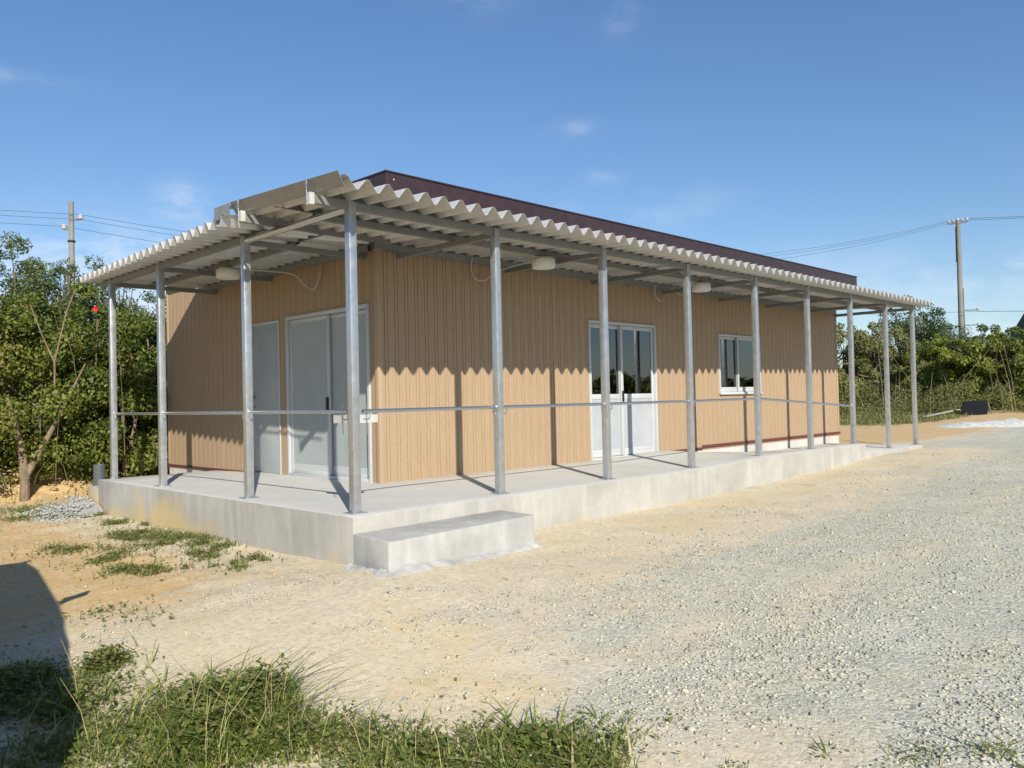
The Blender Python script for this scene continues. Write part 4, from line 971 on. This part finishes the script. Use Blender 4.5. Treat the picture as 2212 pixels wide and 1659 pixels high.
def gzs(x, y): return gbase(x, y)+np.array([micro(a, b) for a, b in zip(x, y)])
# foreground clumps: (x, y, spread, count, height)
CL = [(-2.55, -1.0, .28, 900, .10), (-2.3, -1.75, .3, 900, .15), (-2.08, -1.85, .16, 1100, .20), (-2.35, -2.25, .25, 1100, .17), (-2.05, -2.35, .2, 1000, .16), (-1.88, -1.92, .11, 500, .19), (-1.85, -2.6, .17, 460, .11), (-2.75, -1.75, .25, 700, .12), (-2.2, -2.05, .10, 500, .24), (-1.95, -2.15, .08, 350, .22),
      (-1.68, -2.75, .18, 160, .10), (-1.66, -3.08, .16, 330, .09), (-1.38, -3.10, .14, 330, .11), (-1.20, -3.32, .13, 330, .11), (-.95, -3.45, .16, 60, .07), (-1.2, -2.8, .25, 50, .06), (-1.32, -3.55, .15, 700, .12), (-1.08, -3.5, .12, 130, .08), (-1.5, -3.35, .14, 500, .10), (-2.9, -2.3, .3, 700, .12), (-1.9, -2.95, .2, 650, .11), (-2.7, -.6, .16, 700, .10), (-2.95, -.9, .25, 900, .10), (-2.24, -.80, .07, 260, .09),
      (-.30, -4.55, .12, 34, .12), (-.08, -4.78, .10, 40, .13), (-.9, -4.0, .05, 16, .07), (-.72, -3.55, .03, 14, .04), (-.5, -4.25, .1, 16, .06)]
PX_ = []; HH = []
for x, y, s_, n, h in CL:
    qx = rng.normal(x, s_*.62, n); qy = rng.normal(y, s_*.62, n); PX_.append(np.c_[qx, qy]); HH.append(np.full(n, h))
Q = np.concatenate(PX_); Hs = np.concatenate(HH); zq = gzs(Q[:, 0], Q[:, 1])-.01
Q = np.c_[Q, zq]
blades(Q, Hs*.70, .0062, 3, 'grass', m_grass, 'foreground grass at the edge of the yard', .95)
k = rng.choice(len(Q), 9000, replace=True)
# small broad leaves among the grass
P3 = Q[k].copy(); P3[:, 2] += Hs[k]*rng.uniform(.1, .6, len(k))
def leafbits(P, size, seed, name, mat, label, tone=0):
    r_ = np.random.default_rng(seed); n = len(P)
    nrm = r_.normal(0, .5, (n, 3))+np.array([0, 0, 1.]); nrm /= np.linalg.norm(nrm, axis=1)[:, None]; t = np.cross(nrm, r_.normal(0, 1, (n, 3))); t /= np.linalg.norm(t, axis=1)[:, None]; b = np.cross(nrm, t)
    s_ = size*r_.uniform(.5, 1.4, n)[:, None]
    V = np.stack([P-t*s_*.5, P+b*s_*.28, P+t*s_*.5, P-b*s_*.28], 1).reshape(-1, 3)
    o = npmesh(name, V, np.arange(4*n).reshape(-1, 4), mat, None, {'rnd': np.repeat(np.clip(r_.uniform(0, .95, n)+tone, 0, 1), 4)}); return tag(o, label, None, None, 'stuff')
P3[:, :2] += rng.normal(0, .02, (len(k), 2)); leafbits(P3, .026, 4, 'ground_cover', m_weed, 'small-leaved weeds among the foreground grass')
k = rng.choice(len(Q), 900, replace=False)
blades(Q[k], Hs[k]*1.35, .0115, 31, 'grass', m_grass, 'broad leaning grass blades in the foreground', 1.25)
k = rng.choice(len(Q), 3600, replace=True); P3 = Q[k].copy(); P3[:, :2] += rng.normal(0, .05, (len(k), 2)); P3[:, 2] = gzs(P3[:, 0], P3[:, 1])+rng.uniform(.0, .035, len(k))
leafbits(P3, .03, 14, 'dead_leaves', m_dry, 'dead grass and leaves matted under the foreground grass')
# mounds of broad-leaved weeds
MW = [(-2.12, -1.88, .15, .17), (-1.93, -2.0, .10, .19), (-2.3, -2.1, .15, .12), (-1.27, -3.25, .08, .07), (-2.6, -1.3, .16, .09), (-2.26, -.82, .08, .10), (-2.75, -.75, .15, .10), (-1.65, -2.95, .08, .07)]
P3 = np.concatenate([np.c_[rng.normal(x, s_*.6, 700), rng.normal(y, s_*.6, 700), np.abs(rng.normal(.3, .5, 700)).clip(0, 1)*h] for x, y, s_, h in MW]); P3[:, 2] += gzs(P3[:, 0], P3[:, 1])
leafbits(P3, .034, 15, 'ground_cover', m_weed, 'low mounds of broad-leaved weeds in the foreground grass')
# tall straw stalks
st = MB(); sr = np.random.default_rng(21)
for i in range(46):
    c = CL[int(sr.integers(0, 12))]; x = sr.normal(c[0], c[2]*.7); y = sr.normal(c[1], c[2]*.7); z = gz(x, y); h = sr.uniform(.16, .36); a = sr.uniform(0, 6.28); l_ = sr.uniform(.1, .8)*h
    st.tube([(x, y, z), (x+math.cos(a)*l_*.3, y+math.sin(a)*l_*.3, z+h*.55), (x+math.cos(a)*l_, y+math.sin(a)*l_, z+h)], [.0016, .0013, .0007], 4)
o = st.build('grass_stalks', Mat('straw', (.42, .36, .18), .7).m, None); tag(o, 'thin straw stalks rising from the foreground grass', None, None, 'stuff')
# scattered weed tufts on the clay
WP = [(-.48, 5.62, .22, 240), (-1.03, 6.03, .2, 170), (-.31, 5.5, .12, 160), (-.36, 4.38, .18, 190), (-.55, 3.34, .2, 260), (-.47, 2.97, .2, 300), (-.36, 2.54, .16, 240), (-.38, 2.11, .13, 170), (-.36, 1.71, .12, 150), (-.42, 1.0, .1, 110), (-1.3, 3.0, .2, 230),
      (-1.27, 2.08, .16, 210), (-1.32, 1.5, .13, 160), (-1.2, 1.15, .1, 60), (-.62, 1.45, .13, 140), (-.8, 2.4, .25, 120), (-2.29, -.78, .06, 150), (-.7, .7, .12, 70), (-1.9, .2, .3, 60), (-1.6, 6.6, .5, 360), (-.6, 6.8, .4, 300), (-2.6, 6.9, .6, 400), (.6, 8.0, .4, 260), (-1.0, 7.9, .8, 300)]
A = np.concatenate([np.c_[rng.normal(x, s_*.6, n), rng.normal(y, s_*.5, n)] for x, y, s_, n in WP]+[np.c_[rng.normal(x+rng.normal(0, .16), s_*.28, n//3), rng.normal(y+rng.normal(0, .22), s_*.3, n//3)] for x, y, s_, n in WP+WP]+[np.c_[rng.normal(x, s_*1.5, n//3), rng.normal(y, s_*1.7, n//3)] for x, y, s_, n in WP]); A = A[(A[:, 0] < X0-.02) | (A[:, 1] > 6.3)]
A = np.c_[A, gzs(A[:, 0], A[:, 1])-.005]
blades(A, .05+.06*rng.uniform(0, 1, len(A))**3, .006, 5, 'weeds', m_weed, 'sparse weed tufts on the clay beside the platform', .8)
P3 = np.repeat(A, 1, 0); P3[:, 2] += rng.uniform(.005, .05, len(P3)); leafbits(P3, .03, 6, 'ground_cover', m_weed, 'small leaves of the weeds on the clay')
# short grass under the right trees
n = 9000; be = rng.uniform(66, 79, n); d = rng.uniform(26, 37, n); x = CAM.x+d*np.sin(np.radians(be)); y = CAM.y+d*np.cos(np.radians(be))
k = (zones(x, y)[2]*rng.uniform(.3, 1, n)) > .35; x, y = x[k], y[k]
blades(np.c_[x, y, gbase(x, y)], .12, .03, 8, 'verge_grass', m_dry, 'short dry grass before the right trees', .5)
# twigs and a small white tag
tw = MB()
for i in range(60):
    x = sr.uniform(-1.8, 7); y = sr.uniform(-3.4, -.95); z = gz(x, y)+.004; a = sr.uniform(0, 6.28); l_ = sr.uniform(.02, .09)
    tw.tube([(x, y, z), (x+math.cos(a)*l_*.5, y+math.sin(a)*l_*.5, z+.008), (x+math.cos(a+.4)*l_, y+math.sin(a+.4)*l_, z)], [.002, .002, .001], 4)
tag(tw.build('twigs', m_bark, None), 'small dry twigs scattered over the sand', None, None, 'stuff')
sx_, sy_ = -1.72, -2.12; z = gz(sx_, sy_)
tag(MB().box(sx_-.012, sx_+.012, sy_-.004, sy_+.004, z-.03, z+.06).build('marker_stake', m_white, None, bevel=.002), 'tiny white stake standing in the gravel behind the foreground grass', 'stake')

# ------------------------------------------------------------------ parked van beside the viewer (its shadow falls in at the left)
van = empty('parked_van', (-3.766, -1.129, -.60), 'white van parked at the left of the viewer, casting a rounded shadow', 'van')
van.rotation_euler = (0, 0, R(-10.4))
def vbuild(mb, name, mat, **k):
    o = mb.build(name, mat, None, **k); o.parent = van; return o
prof = [(-1.65, .25), (-1.68, .9), (-1.62, 1.62), (-1.45, 1.80), (-1.1, 1.86), (.6, 1.87), (1.0, 1.80), (1.32, 1.62), (1.55, 1.25), (1.72, .85), (1.78, .5), (1.74, .25)]
prof = [(y, z if z < .9 else .9+(z-.9)*1.34) for y, z in prof]
def vsurf(s_, y, z, off=0):
    hw = .72 if z < .9 else .72-.307*((z-.9)/1.30)**1.6
    return (s_*(hw+off), y*(1-.25*max(0, z-.9)*abs(s_)**3)+off, z-.6*(max(0, z-1.1)/.95)*abs(s_)**3.53+off)
m = MB(); npf = len(prof); SS = [-1, -.93, -.82, -.66, -.45, -.2, 0, .2, .45, .66, .82, .93, 1]
for s_ in SS:
    for (y, z) in prof: m.v.append(vsurf(s_, y, z))
for i in range(len(SS)-1):
    for j in range(npf):
        a = i*npf+j; b = i*npf+(j+1) % npf; m.f.append((a, b, b+npf, a+npf))
m.f.append(tuple(range(npf))); m.f.append(tuple((len(SS)-1)*npf+j for j in range(npf)))
vbuild(m, 'body', Mat('white_paint', (.75, .75, .73), .25).m, smooth=True)
def patch(grid):
    m = MB(); h = len(grid); w_ = len(grid[0]); m.v = [p for r_ in grid for p in r_]
    for i in range(h-1):
        for j in range(w_-1): m.f.append((i*w_+j, i*w_+j+1, (i+1)*w_+j+1, (i+1)*w_+j))
    return m
y7, z7 = prof[7]; y8, z8 = prof[8]; y9, z9 = prof[9]
ws_ = [(y7+(y8-y7)*t, z7+(z8-z7)*t) for t in (.15, .5, 1.0)]+[(y8+(y9-y8)*t, z8+(z9-z8)*t) for t in (.35, .6)]
vbuild(patch([[vsurf(q/10, y, z, .008) for q in range(-8, 9, 2)] for y, z in ws_]), 'windscreen', m_dark, smooth=True)
for sd_ in (-1, 1):
    vbuild(patch([[vsurf(sd_, y, z, .008) for y in (.25, .7, 1.15)] for z in (1.0, 1.3, 1.6)]), 'side_window', m_dark, smooth=True)
    for yy in (-1.1, 1.15):
        wo = vbuild(MB().tube([(sd_*.56, yy, .28), (sd_*.735, yy, .28)], .28, 24), 'wheel', m_black, smooth=True)
        h_ = MB().tube([(sd_*.736, yy, .28), (sd_*.745, yy, .28)], .16, 20).build('rim', m_steel, None); h_.parent = wo
    vbuild(MB().box(sd_*.5-.12, sd_*.5+.12, 1.74, 1.80, .62, .78), 'headlight', m_panel, bevel=.02)
vbuild(MB().tube([(.36, -.16, 1.46), (.54, .02, 1.47), (.68, .10, 1.46)], .012, 8).tube([(.45, -.10, 1.34), (.68, .10, 1.43)], .010, 8).hexa([(.64, .09, 1.40), (.82, .21, 1.42), (.805, .235, 1.42), (.625, .115, 1.40), (.64, .09, 1.50), (.82, .21, 1.51), (.805, .235, 1.51), (.625, .115, 1.50)]), 'mirror', m_black, bevel=.008)
vbuild(MB().tube([(.24, .9, 1.6), (.38, 1.64, 1.59)], .012, 8).tube([(.28, 1.1, 1.40), (.40, 1.68, 1.57)], .010, 8).hexa([(.37, 1.64, 1.56), (.50, 1.82, 1.57), (.48, 1.84, 1.57), (.35, 1.66, 1.56), (.37, 1.64, 1.63), (.50, 1.82, 1.63), (.48, 1.84, 1.63), (.35, 1.66, 1.63)]), 'front_mirror', m_black, bevel=.008)
